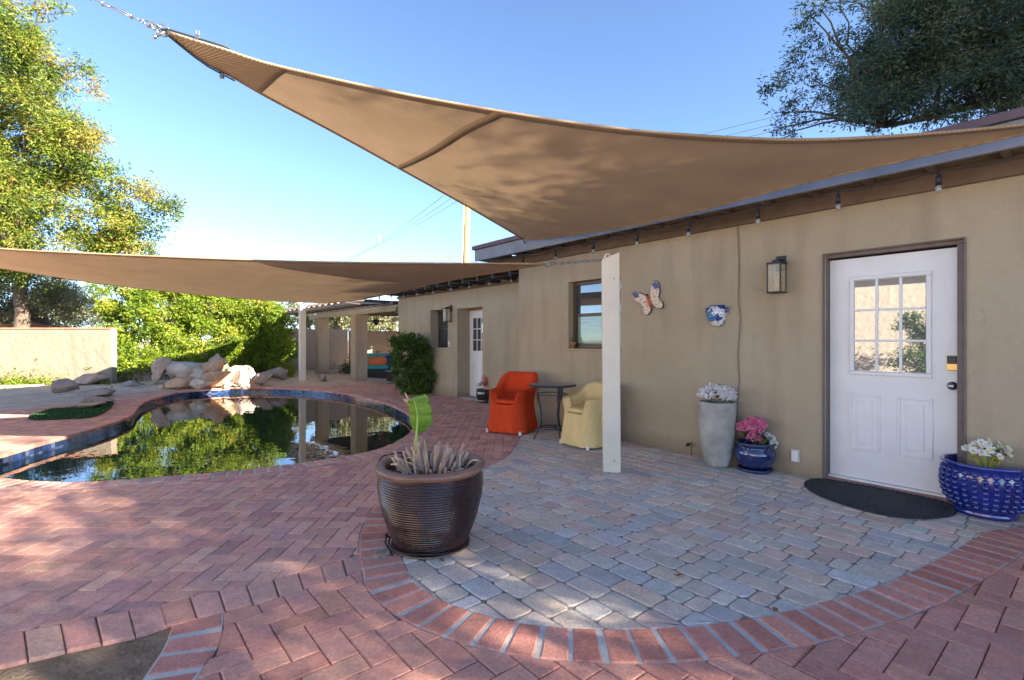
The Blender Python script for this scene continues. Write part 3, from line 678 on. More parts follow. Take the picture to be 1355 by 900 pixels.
# ================================================================== WALL FITTINGS
def at_wall(px, py, p=PN): t, z = HW(px, py, p); return hp(t, p, z)
WR = HANG + math.pi                                 # local +x runs to the right along the wall, -y out of the wall
def WL(bm):                                          # local: x right, y into wall, z up
    return bm
def thing_on_wall(name, px, py, p, label, cat, group=None):
    l = at_wall(px, py, p); o = empty(name, l, 0, label, cat, group); o.rotation_euler = (0, 0, math.atan2(-D.y, -D.x)); return o
def lantern(px, py, p, s, label):
    t = thing_on_wall('wall_lantern', px, py, p, label, 'lantern', 'black wall lanterns beside the doors')
    b = B(); boxm(b, (-.045 * s, -.02 * s, .05 * s), (.045 * s, 0, .20 * s)); obj('back_plate', b, M('black'), t, bevel=.003)
    b = B(); boxm(b, (-.02 * s, -.10 * s, .145 * s), (.02 * s, -.02 * s, .165 * s)); obj('arm', b, M('black'), t)
    b = B(); X = .065 * s; y0, y1 = -.175 * s, -.045 * s; z0, z1 = -.17 * s, .12 * s; w_ = .011 * s
    for x in (-X, X - w_):
        for y in (y0, y1 - w_): boxm(b, (x, y, z0 + .012 * s), (x + w_, y + w_, z1 - .012 * s))
    boxm(b, (-X - .004, y0 - .004, z0), (X + .004, y1 + .004, z0 + .012 * s)); boxm(b, (-X - .006, y0 - .006, z1 - .012 * s), (X + .006, y1 + .006, z1 + .006 * s))
    boxm(b, (-.03 * s, y0 + .03 * s, z1 + .006 * s), (.03 * s, y1 - .03 * s, z1 + .03 * s)); obj('cage', b, M('black'), t, bevel=.002)
    b = B(); boxm(b, (-X + w_, y0 + .004, z0 + .013 * s), (X - w_, y0 + .007, z1 - .013 * s)); boxm(b, (-X + .004, y0 + w_, z0 + .013 * s), (-X + .007, y1 - w_, z1 - .013 * s)); boxm(b, (X - .007, y0 + w_, z0 + .013 * s), (X - .004, y1 - w_, z1 - .013 * s))
    obj('glass', b, M('lampglass'), t)
    b = B(); tube(b, [(0, (y0 + y1) / 2, z0 + .012 * s), (0, (y0 + y1) / 2, z0 + .17 * s)], .02 * s, 12); obj('candle_tube', b, M('white'), t, smooth=True)
    return t
gm_ = bpy.data.materials.new('lamp_glass'); gm_.use_nodes = True
g_ = gm_.node_tree; gb = g_.nodes['Principled BSDF']; gb.inputs['Roughness'].default_value = .05; gb.inputs['Base Color'].default_value = (.75, .68, .5, 1); gb.inputs['Transmission Weight'].default_value = .0
gt = g_.nodes.new('ShaderNodeBsdfTransparent'); gt.inputs[0].default_value = (.95, .9, .8, 1); gx = g_.nodes.new('ShaderNodeMixShader'); gx.inputs[0].default_value = .32
g_.links.new(gt.outputs[0], gx.inputs[1]); g_.links.new(gb.outputs[0], gx.inputs[2]); g_.links.new(gx.outputs[0], g_.nodes['Material Output'].inputs[0])
MAT['lampglass'] = gm_
lantern(1034, 367, PN, 1.0, 'black box lantern with clear glass beside the nearer white door')
lantern(597, 417, PF, 1.05, 'small black lantern between the far window and far door')
# butterfly of ceramic mosaic
MAT['mosaic'] = None
m = mat('mosaic', (.8, .6, .3), .35, spec=.6); N_ = m.node_tree.nodes; L_ = m.node_tree.links
vo = N_.new('ShaderNodeTexVoronoi'); vo.inputs['Scale'].default_value = 75; tcm = N_.new('ShaderNodeTexCoord'); L_.new(tcm.outputs['Object'], vo.inputs['Vector'])
crm = N_.new('ShaderNodeValToRGB'); crm.color_ramp.interpolation = 'CONSTANT'
cols = [(0, (.78, .62, .38)), (.22, (.75, .36, .10)), (.46, (.78, .66, .46)), (.58, (.62, .12, .09)), (.66, (.78, .62, .30)), (.8, (.74, .70, .66)), (.9, (.10, .16, .40))]
crm.color_ramp.elements[0].color = (*cols[0][1], 1); crm.color_ramp.elements[1].position = cols[1][0]; crm.color_ramp.elements[1].color = (*cols[1][1], 1)
for p_, c_ in cols[2:]: e = crm.color_ramp.elements.new(p_); e.color = (*c_, 1)
sp = N_.new('ShaderNodeSeparateColor'); L_.new(vo.outputs['Color'], sp.inputs[0]); L_.new(sp.outputs[0], crm.inputs[0])
vo2 = N_.new('ShaderNodeTexVoronoi'); vo2.feature = 'DISTANCE_TO_EDGE'; vo2.inputs['Scale'].default_value = 75; L_.new(tcm.outputs['Object'], vo2.inputs['Vector'])
gt2 = N_.new('ShaderNodeMath'); gt2.operation = 'GREATER_THAN'; gt2.inputs[1].default_value = .06; L_.new(vo2.outputs[0], gt2.inputs[0])
mm = N_.new('ShaderNodeMix'); mm.data_type = 'RGBA'; L_.new(gt2.outputs[0], mm.inputs[0]); mm.inputs[6].default_value = (.3, .26, .22, 1); L_.new(crm.outputs[0], mm.inputs[7]); L_.new(mm.outputs[2], N_['Principled BSDF'].inputs['Base Color'])
MAT['mosaic'] = m
MAT['mosaicblue'] = mat('mosaic_blue', (.025, .035, .13), .3, var=.6, vscale=60); MAT['mosaicred'] = mat('mosaic_red', (.6, .10, .05), .3, var=.3, vscale=60)
bf = thing_on_wall('butterfly_plaque', 860, 396, PN - .012, 'mosaic butterfly in orange and cream tiles hanging tilted on the wall', 'wall ornament')
def plate(name, pts, y0, y1, mat_, par, bev=.004):
    b = B(); f = [b.verts.new((x, y0, z)) for x, z in pts]; k = [b.verts.new((x, y1, z)) for x, z in pts]; n_ = len(pts)
    b.faces.new(f); b.faces.new(k[::-1])
    for i in range(n_): b.faces.new((f[i], k[i], k[(i + 1) % n_], f[(i + 1) % n_]))
    bmesh.ops.recalc_face_normals(b, faces=b.faces[:]); return obj(name, b, mat_, par, bevel=bev)
sc_b = hp(tk(860, PN), PN).y / F      # metres per pixel here (screen), stretched along the wall
def PX(pts, cx, cy, p):                # screen outline -> wall-local x, z
    t0, z0 = HW(cx, cy, p); out = []
    for px, py in pts:
        t, z = HW(px, py, p); out.append((t0 - t, z - z0))
    return out
wingsL = [(836.5, 389), (842, 387.5), (850, 390), (858, 394), (860, 398), (858, 401), (862, 409), (861, 414), (856, 417.5), (852, 413), (850.5, 404), (843, 400)]
wingsR = [(861, 397), (862, 386), (864, 376), (868, 373), (872, 377), (873.5, 388), (872, 395), (877, 401), (877.5, 407), (873, 409), (866, 405)]
for nm, wv in (('wing', wingsL), ('wing', wingsR)):
    q = smooth_poly(PX(wv, 860, 396, PN), True, 3); w_ = plate(nm, [tuple(a) for a in q], -.022, -.004, M('mosaic'), bf)
    q2 = (q - q.mean(0)) * 1.05 + q.mean(0); plate('rim', [tuple(a) for a in q2], -.014, 0.002, M('mosaicblue'), w_)
tipL = PX([(836.8, 389), (841, 387.8), (846, 389.5), (847, 394), (842, 396)], 860, 396, PN); tipR = PX([(863.5, 378), (867.5, 374), (872, 377), (872.8, 382), (868, 384)], 860, 396, PN)
plate('wing_tip', tipL, -.025, -.021, M('mosaicblue'), bf); plate('wing_tip', tipR, -.025, -.021, M('mosaicblue'), bf)
b = B(); q = PX([(858, 392), (860.5, 399), (864, 410)], 860, 396, PN); tube(b, [(q[0][0], -.03, q[0][1]), (q[1][0], -.035, q[1][1]), (q[2][0], -.03, q[2][1])], [.014, .02, .012], 10); obj('body', b, M('mosaicred'), bf, smooth=True)
b = B(); sphere(b, (q[0][0], -.03, q[0][1]), .017); obj('head', b, M('mosaicblue'), bf, smooth=True)
# talavera wall pocket vase
m = mat('talavera', (.72, .71, .68), .2, spec=.7, coat=.5); N_ = m.node_tree.nodes; L_ = m.node_tree.links
vo = N_.new('ShaderNodeTexNoise'); vo.inputs['Scale'].default_value = 16; vo.inputs['Detail'].default_value = 1.5; tcm = N_.new('ShaderNodeTexCoord'); L_.new(tcm.outputs['Object'], vo.inputs['Vector'])
crm = N_.new('ShaderNodeValToRGB'); crm.color_ramp.interpolation = 'CONSTANT'; crm.color_ramp.elements[0].color = (.03, .07, .26, 1); crm.color_ramp.elements[1].position = .44; crm.color_ramp.elements[1].color = (.08, .30, .36, 1)
e = crm.color_ramp.elements.new(.47); e.color = (.72, .71, .68, 1); e = crm.color_ramp.elements.new(.62); e.color = (.10, .2, .42, 1); e = crm.color_ramp.elements.new(.66); e.color = (.7, .69, .66, 1)
L_.new(vo.outputs[0], crm.inputs[0]); L_.new(crm.outputs[0], N_['Principled BSDF'].inputs['Base Color']); MAT['talavera'] = m
MAT['glazeblue'] = mat('glaze_blue', (.012, .03, .22), .12, spec=.7, coat=.6, var=.3, vscale=12)
vz = thing_on_wall('wall_vase', 950, 419, PN, 'white and blue painted half vase hung on the wall right of the butterfly', 'vase')
b = B(); lathe(b, [(.03, -.115), (.05, -.108), (.078, -.06), (.098, 0), (.104, .04), (.09, .075), (.074, .088), (.078, .105), (.07, .105), (.062, .085), (.05, .07)], 32, (0, -.01, 0)); obj('body', b, M('talavera'), vz, smooth=True)
b = B(); lathe(b, [(.076, .10), (.082, .104), (.082, .112), (.074, .113), (.068, .106)], 32, (0, -.01, 0)); obj('rim', b, M('glazeblue'), vz, smooth=True)
for s_ in (-1, 1):
    b = B(); tube(b, [(s_ * .075, -.03, .085), (s_ * .115, -.03, .078), (s_ * .118, -.03, .05), (s_ * .098, -.03, .035)], .012, 8); obj('handle', b, M('glazeblue'), vz, smooth=True)
b = B(); sphere(b, (0, -.104, 0), .03, (1, .3, 1)); 
for k in range(8):
    a = k * math.pi / 4; sphere(b, (.042 * math.cos(a), -.098, .042 * math.sin(a)), .02, (1, .35, 1), 8)
for v in b.verts: v.co.x -= .018; v.co.z -= .005
obj('painted_flower', b, mat('petal_teal', (.03, .16, .30), .2, coat=.5), vz, smooth=True)
# outlet cover, hose stub, thermometer-like sensor by the far window
o = thing_on_wall('outlet_cover', 1053, 604, PN, 'white weatherproof outlet cover low on the wall left of the nearer door', 'outlet')
b = B(); boxm(b, (-.038, -.012, -.062), (.038, 0, .062)); obj('back_plate', b, mat('outlet_plate', (.55, .52, .47), .5), o, bevel=.003)
b = B(); boxm(b, (-.030, -.03, -.052), (.030, -.0125, .052)); obj('cover', b, M('white'), o, bevel=.006, seg=3)
o = thing_on_wall('hose_stub', 914, 588, PN, 'small black capped pipe stub low on the wall left of the tall planter', 'pipe')
b = B(); tube(b, [(0, 0, 0), (0, -.035, 0), (0, -.05, -.004)], .011, 10); obj('pipe', b, M('steel'), o, smooth=True)
b = B(); tube(b, [(0, -.045, -.002), (0, -.075, -.006)], .017, 10); obj('cap', b, M('black'), o, smooth=True)
b = B(); tube(b, [(0, -.01, 0), (.002, -.012, -.13)], .009, 8); obj('riser', b, mat('painted_pipe', (.38, .31, .23), .7), o, smooth=True)
o = thing_on_wall('door_chime', 594.7, 456, PF, 'small white bell push between the far window and the far door', 'bell push')
b = B(); boxm(b, (-.03, -.02, -.06), (.03, 0, .06)); obj('case', b, M('white'), o, bevel=.004)
b = B(); boxm(b, (-.012, -.026, -.03), (.012, -.0205, -.005)); obj('button', b, M('trimgrey'), o)
# cable running down the wall at px 977
pts = [at_wall(px, py, PN - .012) for px, py in ((972, 292), (976, 300), (978, 350), (977, 400), (980, 424), (976, 470), (978, 500), (975, 560), (972, 606))]
b = B(); tube(b, pts, .0055, 6); sp_ = B()
o = obj('wall_cable', b, mat('cable_tan', (.22, .17, .12), .6), smooth=True); tag(o, 'thin tan cable running down the wall above the blue pot', 'cable')
# door mat (half oval)
mq = smooth_poly([G2(*p) for p in [(1064, 644), (1068, 637.5), (1085, 636), (1120, 641), (1180, 652), (1235, 664), (1262, 672), (1266, 681), (1250, 687), (1210, 688.5), (1160, 682), (1110, 668), (1078, 655)]], True, 5)
mc = mq.mean(0); mt = empty('doormat', (mc[0], mc[1], 0), 0, 'black half-oval rubber doormat with ribbed edge before the nearer white door', 'doormat')
b = B(); q = mq - mc; n_ = len(q); r0 = [b.verts.new((a[0], a[1], .003)) for a in q]; r1 = [b.verts.new((a[0] * .985, a[1] * .985, .014)) for a in q]; b.faces.new(r1)
for i in range(n_): b.faces.new((r0[i], r0[(i + 1) % n_], r1[(i + 1) % n_], r1[i]))
bmesh.ops.recalc_face_normals(b, faces=b.faces[:]); obj('mat_body', b, M('black_rubber'), mt)
b = B(); q2 = resample(ccw(q), .045)
for a in q2: sphere(b, (a[0] * .95, a[1] * .93, .015), .02, (1, 1, .45), 8)
obj('scalloped_rim', b, M('black_rubber'), mt, smooth=True)
# ================================================================== PERGOLA
perg = empty('pergola', hp(16, 6.5), 0, 'plastered pillar pergola with slatted roof beyond the far end of the house', 'pergola')
perg.location = (0, 0, 0)
PP = 6.02
tp2, tp1 = tk(475, PP + .2), tk(426, PP + .2)
for t_, p_ in ((tp2, PP), (tp1, PP), (tp2 + .3, PP + 3.4), (tp1, PP + 3.4)):
    bm = B(); boxm(bm, (t_ - .2, p_, -.02), (t_ + .2, p_ + .40, 2.10)); hobj('pillar', bm, M('pillar'), perg, bevel=.03, seg=3)
for p_ in (PP + .12, PP + 3.5):
    bm = B(); boxm(bm, (TF + .02, p_, 2.102), (tp1 + 1.1, p_ + .16, 2.26)); hobj('beam', bm, mat('cream_beam', (.42, .37, .27), .7, var=.15), perg, bevel=.005)
t_ = TF + .25; k = 0
while t_ < tp1 + 1.2:
    bm = B(); boxm(bm, (t_ - .025, PP - 1.25, 2.31), (t_ + .025, PP + 4.1, 2.37))
    hobj('rafter', bm, M('darkwood'), perg); t_ += .48
for k in range(32):
    p_ = PP + .45 + k * .115
    if p_ > PP + 4: break
    bm = B(); boxm(bm, (TF + .1, p_, 2.372), (tp1 + 1.2, p_ + .10, 2.40)); hobj('slat', bm, M('darkwood'), perg)
# shade cloth draped in scallops over the overhanging rafter tails
cloth = mat('shade_cloth', (.80, .74, .64), .85, trans=.6, var=.06, vscale=4)
t_ = TF + .27
while t_ < tp1 + 1.1:
    vs = []; fs = []; na, nb = 10, 8
    for i in range(na + 1):
        u = i / na
        for j in range(nb + 1):
            v = j / nb; vs.append((t_ + .48 * u, PP - 1.3 + 1.28 * v, 2.27 + .03 - .07 * math.sin(math.pi * u) * (1.0 - .5 * v)))
    for i in range(na):
        for j in range(nb): a = i * (nb + 1) + j; fs.append((a, a + 1, a + nb + 2, a + nb + 1))
    vs = [tuple(FR @ Vector(v)) for v in vs]; o = obj('shade_cloth', (vs, [], fs), cloth, perg, smooth=True); sm = o.modifiers.new('thick', 'SOLIDIFY'); sm.thickness = .004
    b = B(); tube(b, [FR @ Vector((t_ + .48 * u, PP - 1.3 + .0, 2.27 + .03 - .07 * math.sin(math.pi * u))) for u in np.linspace(0, 1, 9)], .012, 6); obj('cloth_hem', b, M('darkwood'), o)
    b = B(); tube(b, [FR @ Vector((t_, PP - 1.3 + 1.2 * v, 2.285 - .05 * math.sin(math.pi * v))) for v in np.linspace(0, 1, 9)], .016, 6); obj('batten', b, M('darkwood'), o)
    t_ += .48
# roof boards edge: blue-grey stepped boards along the beam
bm = B(); t_ = TF + .05
while t_ < tp1 + .4:
    boxm(bm, (t_, PP - .02, 2.262), (t_ + .40, PP + .005, 2.345)); t_ += .48
hobj('edge_board', bm, M('fascia'), perg)
# ceiling fan under the pergola
fl = hp(tk(498, PP + 1.8), PP + 1.8); fan = empty('ceiling_fan', (fl.x, fl.y, 2.0), 0, 'black ceiling fan hanging under the pergola', 'fan')
b = B(); tube(b, [(0, 0, 0), (0, 0, .26)], .015); obj('rod', b, M('black'), fan)
b = B(); lathe(b, [(.03, .07), (.10, .05), (.12, 0), (.10, -.07), (.06, -.14), (.02, -.16)], 20); obj('motor', b, M('black'), fan, smooth=True)
for k in range(5):
    b = B(); a = k * 2 * math.pi / 5 + .3; R = Matrix.Rotation(a, 3, 'Z') @ Matrix.Rotation(.18, 3, 'X'); box(b, R @ Vector((.42, 0, 0)), (.55, .13, .012), R); obj('blade', b, M('darkwood'), fan)
# outdoor sofa, pillows and coffee table
wick = mat('wicker', (.022, .020, .020), .6, bump=1, bscale=90, var=.3); teal = mat('teal_fabric', (.04, .30, .33), .85, var=.12, bump=.2)
orange = mat('orange_pillow', (.65, .16, .05), .85, var=.15); navy = mat('navy_pillow', (.02, .04, .18), .85, var=.2)
def onp(px, py): return G(px, py)
sc_ = onp(512, 502); sofa = empty('outdoor_sofa', (sc_.x, sc_.y + .5, 0), .12, 'black wicker sofa with turquoise cushions under the pergola', 'sofa')
b = B(); boxm(b, (-1.1, -.4, .0), (1.1, .45, .30)); boxm(b, (-1.1, .35, .3), (1.1, .45, .70)); boxm(b, (-1.2, -.4, 0), (-1.1, .45, .55)); boxm(b, (1.1, -.4, 0), (1.2, .45, .55)); obj('frame', b, wick, sofa, bevel=.02)
for x in (-.55, .55):
    b = B(); boxm(b, (x - .53, -.40, .302), (x + .53, .30, .44)); obj('seat_cushion', b, teal, sofa, bevel=.04, seg=3)
    b = B(); box(b, (x, .25, .62), (1.04, .16, .42), Matrix.Rotation(-.15, 3, 'X')); obj('back_cushion', b, teal, sofa, bevel=.05, seg=3)
def pillow(loc, s, mt, label, rz=0):
    b = B(); sphere(b, (0, 0, 0), 1, (s[0] / 2, s[1] / 2, s[2] / 2), 20)
    for v in b.verts:
        k = 1 + .25 * abs(v.co.x / s[0] * 2) * abs(v.co.z / s[2] * 2) * 1.6; v.co.x *= k; v.co.z *= k
    o = obj('pillow', b, mt, smooth=True); o.location = loc; o.rotation_euler = (-.3, 0, rz); tag(o, label, 'pillow', 'pillows on the turquoise sofa'); return o
b0 = Vector((sofa.location.x, sofa.location.y, 0))
pillow(b0 + Vector((-.42, -.12, .56)), (.62, .18, .34), orange, 'orange pillow in the middle of the turquoise sofa, left of the blue one', .1)
pillow(b0 + Vector((.05, -.02, .60)), (.50, .18, .38), navy, 'dark blue pillow on the turquoise sofa between two orange ones', -.1)
pillow(b0 + Vector((.42, -.12, .56)), (.45, .18, .32), orange, 'orange pillow on the right of the blue one, partly hidden by the wall shrub', -.1)
tc0 = onp(503, 506.5); ct = empty('coffee_table', (tc0.x + .75, tc0.y + .0, 0), .1, 'low black wicker coffee table before the turquoise sofa', 'table')
b = B(); boxm(b, (-.55, -.3, .34), (.55, .3, .38)); obj('tabletop', b, mat('table_glass', (.12, .14, .15), .08), ct, bevel=.005)
b = B(); boxm(b, (-.5, -.27, .04), (.5, .27, .338)); obj('base', b, wick, ct, bevel=.01)
for x in (-.46, .46):
    for y in (-.24, .24):
        b = B(); boxm(b, (x - .025, y - .025, 0), (x + .025, y + .025, .04)); obj('leg', b, M('steel'), ct)
# ================================================================== GARDEN WALLS
def garden_wall(name, a, b_, h, th, mt, label, cap=True):
    a = Vector(a); b_ = Vector(b_); d = (b_ - a); L_ = d.length; ang = math.atan2(d.y, d.x)
    o = empty(name, (a.x, a.y, 0), ang, label, 'wall'); n_ = max(2, int(L_ / .5)); bm = B(); boxm(bm, (0, 0, -.1), (L_, th, h)); obj('masonry', bm, mt, o, bevel=.015)
    if cap:
        bm = B(); x = 0
        while x < L_ - .02:
            boxm(bm, (x + .005, -.02, h + .002), (min(L_, x + .20) - .005, th + .02, h + .045)); x += .205
        obj('brick_cap', bm, mat('cap_brick', (.34, .16, .10), .85, var=.25, vscale=4, bump=.3), o, bevel=.005)
    return o
garden_wall('garden_wall', (-24, 14.1), (-11.2, 13.95), 1.60, .2, M('wallcream'), 'sunlit cream garden wall with a red brick cap at the left edge')
garden_wall('garden_wall', (-10.4, 18.6), (-6.9, 21.0), 1.75, .2, M('wallgrey'), 'shaded grey garden wall behind the right end of the leafy hedge', False)
garden_wall('garden_wall', (-6.9, 21.0), (1.0, 21.0), 1.68, .2, M('wallgrey'), 'grey brown garden wall seen between the pergola pillars', False)
# guest building out to the left, mirrored in the door glass
gb_ = empty('guest_house', (-9.0, -3.6, 0), HANG, 'cream flat roofed building left of the camera, mirrored in the door glass', 'house')
bm = B(); boxm(bm, (-9, 0, -.1), (10.0, 4, 3.4)); obj('wall', bm, M('guestwall'), gb_)
bm = B(); boxm(bm, (-9.1, -.3, 3.402), (10.1, 4.1, 3.52)); obj('roof', bm, M('roofing'), gb_)
bm = B(); boxm(bm, (4.2, -.06, -.05), (6.6, -.001, 2.1)); obj('garage_door', bm, M('white'), gb_)
# neighbour's shed roof beyond the left wall
sh = empty('shed', (-19.2, 19.0, 0), .4, 'small brown gabled shed beyond the garden wall at the far left', 'shed')
bm = B(); boxm(bm, (-1.3, -1, 0), (1.3, 1, 1.9)); obj('wall', bm, mat('shed_brick', (.30, .17, .11), .85, var=.25, bump=.3), sh)
bm = B(); v = [bm.verts.new(q) for q in ((-1.5, -1.2, 1.85), (0, -1.2, 2.5), (1.5, -1.2, 1.85), (-1.5, 1.2, 1.85), (0, 1.2, 2.5), (1.5, 1.2, 1.85), (-1.5, -1.2, 1.75), (0, -1.2, 2.4), (1.5, -1.2, 1.75), (-1.5, 1.2, 1.75), (0, 1.2, 2.4), (1.5, 1.2, 1.75))]
for f in ((0, 1, 4, 3), (1, 2, 5, 4), (6, 7, 10, 9), (7, 8, 11, 10), (0, 1, 7, 6), (1, 2, 8, 7), (3, 4, 10, 9), (4, 5, 11, 10), (0, 3, 9, 6), (2, 5, 11, 8)): bm.faces.new([v[k] for k in f])
obj('roof', bm, mat('shed_roof', (.20, .12, .09), .8, var=.3, bump=.4), sh)
# ================================================================== UTILITY POLES AND WIRES
Y1 = 26
p0 = P(612, 420, Y1); p1 = P(619.5, 235, Y1); p0.z = -.1
po_ = empty('utility_pole', (0, 0, 0), 0, 'leaning wooden utility pole with a white conduit rising behind the roof', 'utility pole')
b = B(); tube(b, [p0, p1], [.19, .16], 12); obj('pole', b, mat('pole_wood', (.42, .24, .10), .8, var=.25, vscale=3, stretch=(1, 1, .1), bump=.3), po_, smooth=True)
b = B(); tube(b, [p0 + Vector((-.2, -.05, 0)), p1 + Vector((-.17, -.05, -.9))], .075, 8); obj('conduit', b, M('white'), po_, smooth=True)
b = B(); c_ = p1 + Vector((0, 0, -.5)); box(b, c_, (2.4, .12, .12), Matrix.Rotation(.5, 3, 'Z')); obj('crossarm', b, M('beamwood'), po_)
q1 = P(430, 352, 60)
def wire(a, c, sag, r, label, n_=16):
    pts = []
    for i in range(n_ + 1):
        u = i / n_; q = Vector(a).lerp(Vector(c), u); q.z -= sag * 4 * u * (1 - u); pts.append(q)
    b = B(); tube(b, pts, r, 5); o = obj('overhead_wire', b, MAT['wire']); tag(o, label, 'wire', 'overhead wires at the utility pole')
MAT['wire'] = mat('wire', (.10, .10, .11), .6)
for k, (dz, dx) in enumerate(((0, 0), (.5, .5), (-.55, -.5))):
    wire(c_ + Vector((dx * 1.6, 0, dz * .2)), q1 + Vector((dx, 0, -.3 + dz)), .6, .012, ['middle wire of the three slanting down to the left of the utility pole', 'upper wire of the three slanting down to the left of the utility pole', 'lower wire of the three slanting down to the left of the utility pole'][k])
for k, (ya, yb) in enumerate(((172, 146), (178, 156), (186, 165))):
    a = c_ + Vector((.5 * (k - 1), 0, -.2 * k)); e = P(1110, yb - 12, 17)
    wire(a, e, .15, .010, ['upper wire running right from the utility pole towards the dark tree', 'middle wire running right from the utility pole towards the dark tree', 'lowest wire running right from the utility pole towards the dark tree'][k])

q_ = P(502, 316, 46); b = B(); tube(b, [q_ + Vector((0, 0, .35)), q_ - Vector((0, 0, .35))], .045, 8); o = obj('wire_spacer', b, M('white')); tag(o, 'small white spacer clamped on the slanting wires low in the sky', 'spacer')
# ================================================================== SHADE SAILS
def sail_mat(name, c, tr):
    m = mat(name, c, .9, var=.10, vscale=2.2, spec=.15, trans=tr); N = m.node_tree.nodes; L = m.node_tree.links; b = N['Principled BSDF']
    tc = N.new('ShaderNodeTexCoord'); wv = N.new('ShaderNodeTexWave'); wv.inputs['Scale'].default_value = 34; wv.bands_direction = 'DIAGONAL'; wv.inputs['Distortion'].default_value = .6
    L.new(tc.outputs['Object'], wv.inputs[0]); bp = N.new('ShaderNodeBump'); bp.inputs['Strength'].default_value = .5; bp.inputs['Distance'].default_value = .004
    L.new(wv.outputs[0], bp.inputs['Height']); L.new(bp.outputs[0], b.inputs['Normal'])
    mr = N.new('ShaderNodeMapRange'); L.new(wv.outputs[0], mr.inputs[0]); mr.inputs[3].default_value = .80; mr.inputs[4].default_value = 1.12
    src = b.inputs['Base Color'].links[0].from_socket; mx = N.new('ShaderNodeMix'); mx.data_type = 'RGBA'; mx.blend_type = 'MULTIPLY'; mx.inputs[0].default_value = 1; L.new(src, mx.inputs[6]); L.new(mr.outputs[0], mx.inputs[7])
    L.new(mx.outputs[2], b.inputs['Base Color'])
    for q in [x for x in N if x.type == 'BSDF_TRANSLUCENT']: L.new(mx.outputs[2], q.inputs[0])
    return m
MAT['sail'] = sail_mat('sail_fabric', (.46, .33, .205), .10)
MAT['sail2'] = sail_mat('sail_fabric_double', (.38, .27, .165), .06)
def curve3(pts, n=40):
    q = np.array([tuple(p) for p in pts]); out = []
    P_ = [q[0]] + list(q) + [q[-1]]
    for i in range(1, len(P_) - 2):
        a, b, c, d = P_[i - 1], P_[i], P_[i + 1], P_[i + 2]
        for k in range(10):
            t = k / 10; out.append(.5 * ((2 * b) + (c - a) * t + (2 * a - 5 * b + 4 * c - d) * t * t + (3 * b - a - 3 * c + d) * t ** 3))
    out.append(q[-1]); out = np.array(out); s = np.r_[0, np.cumsum(np.linalg.norm(np.diff(out, axis=0), axis=1))]; u = np.linspace(0, s[-1], n + 1)
    return np.stack([np.interp(u, s, out[:, k]) for k in range(3)], 1)
class Sail:
    """AB and AC are edge curves leaving corner A; BC closes the sail"""
    def __init__(s, AB, AC, BC, belly=0.0):
        s.n = 48; s.AB = curve3(AB, s.n); s.AC = curve3(AC, s.n); s.BC = curve3(BC, s.n); s.belly = belly
    def at(s, u, v):
        f = lambda E, t: np.array([np.interp(t * s.n, range(s.n + 1), E[:, k]) for k in range(3)])
        B_, C_ = s.AB[-1], s.AC[-1]
        q = (1 - v) * f(s.AB, u) + v * f(s.AC, u) + (u ** 1.5) * (f(s.BC, v) - (1 - v) * B_ - v * C_)
        q[2] -= s.belly * 4 * v * (1 - v) * u * math.sin(math.pi * min(1, u)) 
        return q
    def patch(s, u0, u1, v0, v1, nu, nv, dz=0, warp=None):
        vs = []; fs = []
        for i in range(nu + 1):
            for j in range(nv + 1):
                u = u0 + (u1 - u0) * i / nu; v = v0 + (v1 - v0) * j / nv
                if warp: u, v = warp(u, v)
                q = s.at(min(1, max(0, u)), min(1, max(0, v))); vs.append((q[0], q[1], q[2] + dz))
        for i in range(nu):
            for j in range(nv): a = i * (nv + 1) + j; fs.append((a, a + 1, a + nv + 2, a + nv + 1))
        return vs, [], fs
def hem(name, E, inward, w_, dz, mt, par, lift=0):
    """folded hem strip along edge polyline E, w_ wide towards the point function inward(i)"""
    vs = []; fs = []; n_ = len(E)
    for i in range(n_):
        a = np.array(E[i]); d = np.array(inward(i)) - a; L_ = np.linalg.norm(d); d = d / (L_ + 1e-6) * min(w_, L_ * .6)
        vs += [(a[0], a[1], a[2] + dz), (a[0] + d[0], a[1] + d[1], a[2] + d[2] + dz)]
    for i in range(n_ - 1): fs.append((2 * i, 2 * i + 1, 2 * i + 3, 2 * i + 2))
    o = obj(name, (vs, [], fs), mt, par, smooth=True); sm = o.modifiers.new('thick', 'SOLIDIFY'); sm.thickness = .003
    b = B(); tube(b, [Vector(q) for q in E], .011, 6); obj('edge_cord', b, mt, o, smooth=True); return o
def pxe(pts): return [P(a, b, c) for a, b, c in pts]
def pf(px, py, p):                     # a point on the plane p = const seen at this pixel
    q = hp(tk(px, p), p); return Vector((q.x, q.y, CAMZ + (HY - py) / F * q.y))
# upper sail -------------------------------------------------------------
A = P(222, 44, 3.5)
Bc = pf(1500, 148, 4.60); Cc = pf(693, 318, 4.64)
AB = [A] + pxe([(300, 68, 3.42), (360, 87, 3.40), (520, 123, 3.45), (670, 150, 3.50), (790, 168, 3.52), (900, 179, 3.50), (1050, 186, 3.40), (1200, 180, 3.25), (1355, 166, 3.08)]) + [Bc]
AC = [A] + pxe([(270, 82, 3.68), (310, 104, 3.85), (355, 130, 4.12), (440, 175, 4.62), (525, 222, 5.2), (620, 275, 6.15)]) + [Cc]
CB = [Cc, pf(718, 317, 4.56), pf(795, 306.5, 4.45), pf(900, 286, 4.38), pf(1060, 244, 4.36), pf(1200, 212, 4.42), pf(1300, 190, 4.50), pf(1400, 168, 4.57), Bc]
s1 = Sail(AB, AC, [Bc] + CB[::-1][1:], belly=.02)
sail1 = empty('shade_sail', (0, 0, 0), 0, 'large tan triangular shade sail overhead, tied above the near eave', 'shade sail', 'tan shade sails')
o = obj('fabric', s1.patch(0, 1, 0, 1, 90, 60), M('sail'), sail1, smooth=True)
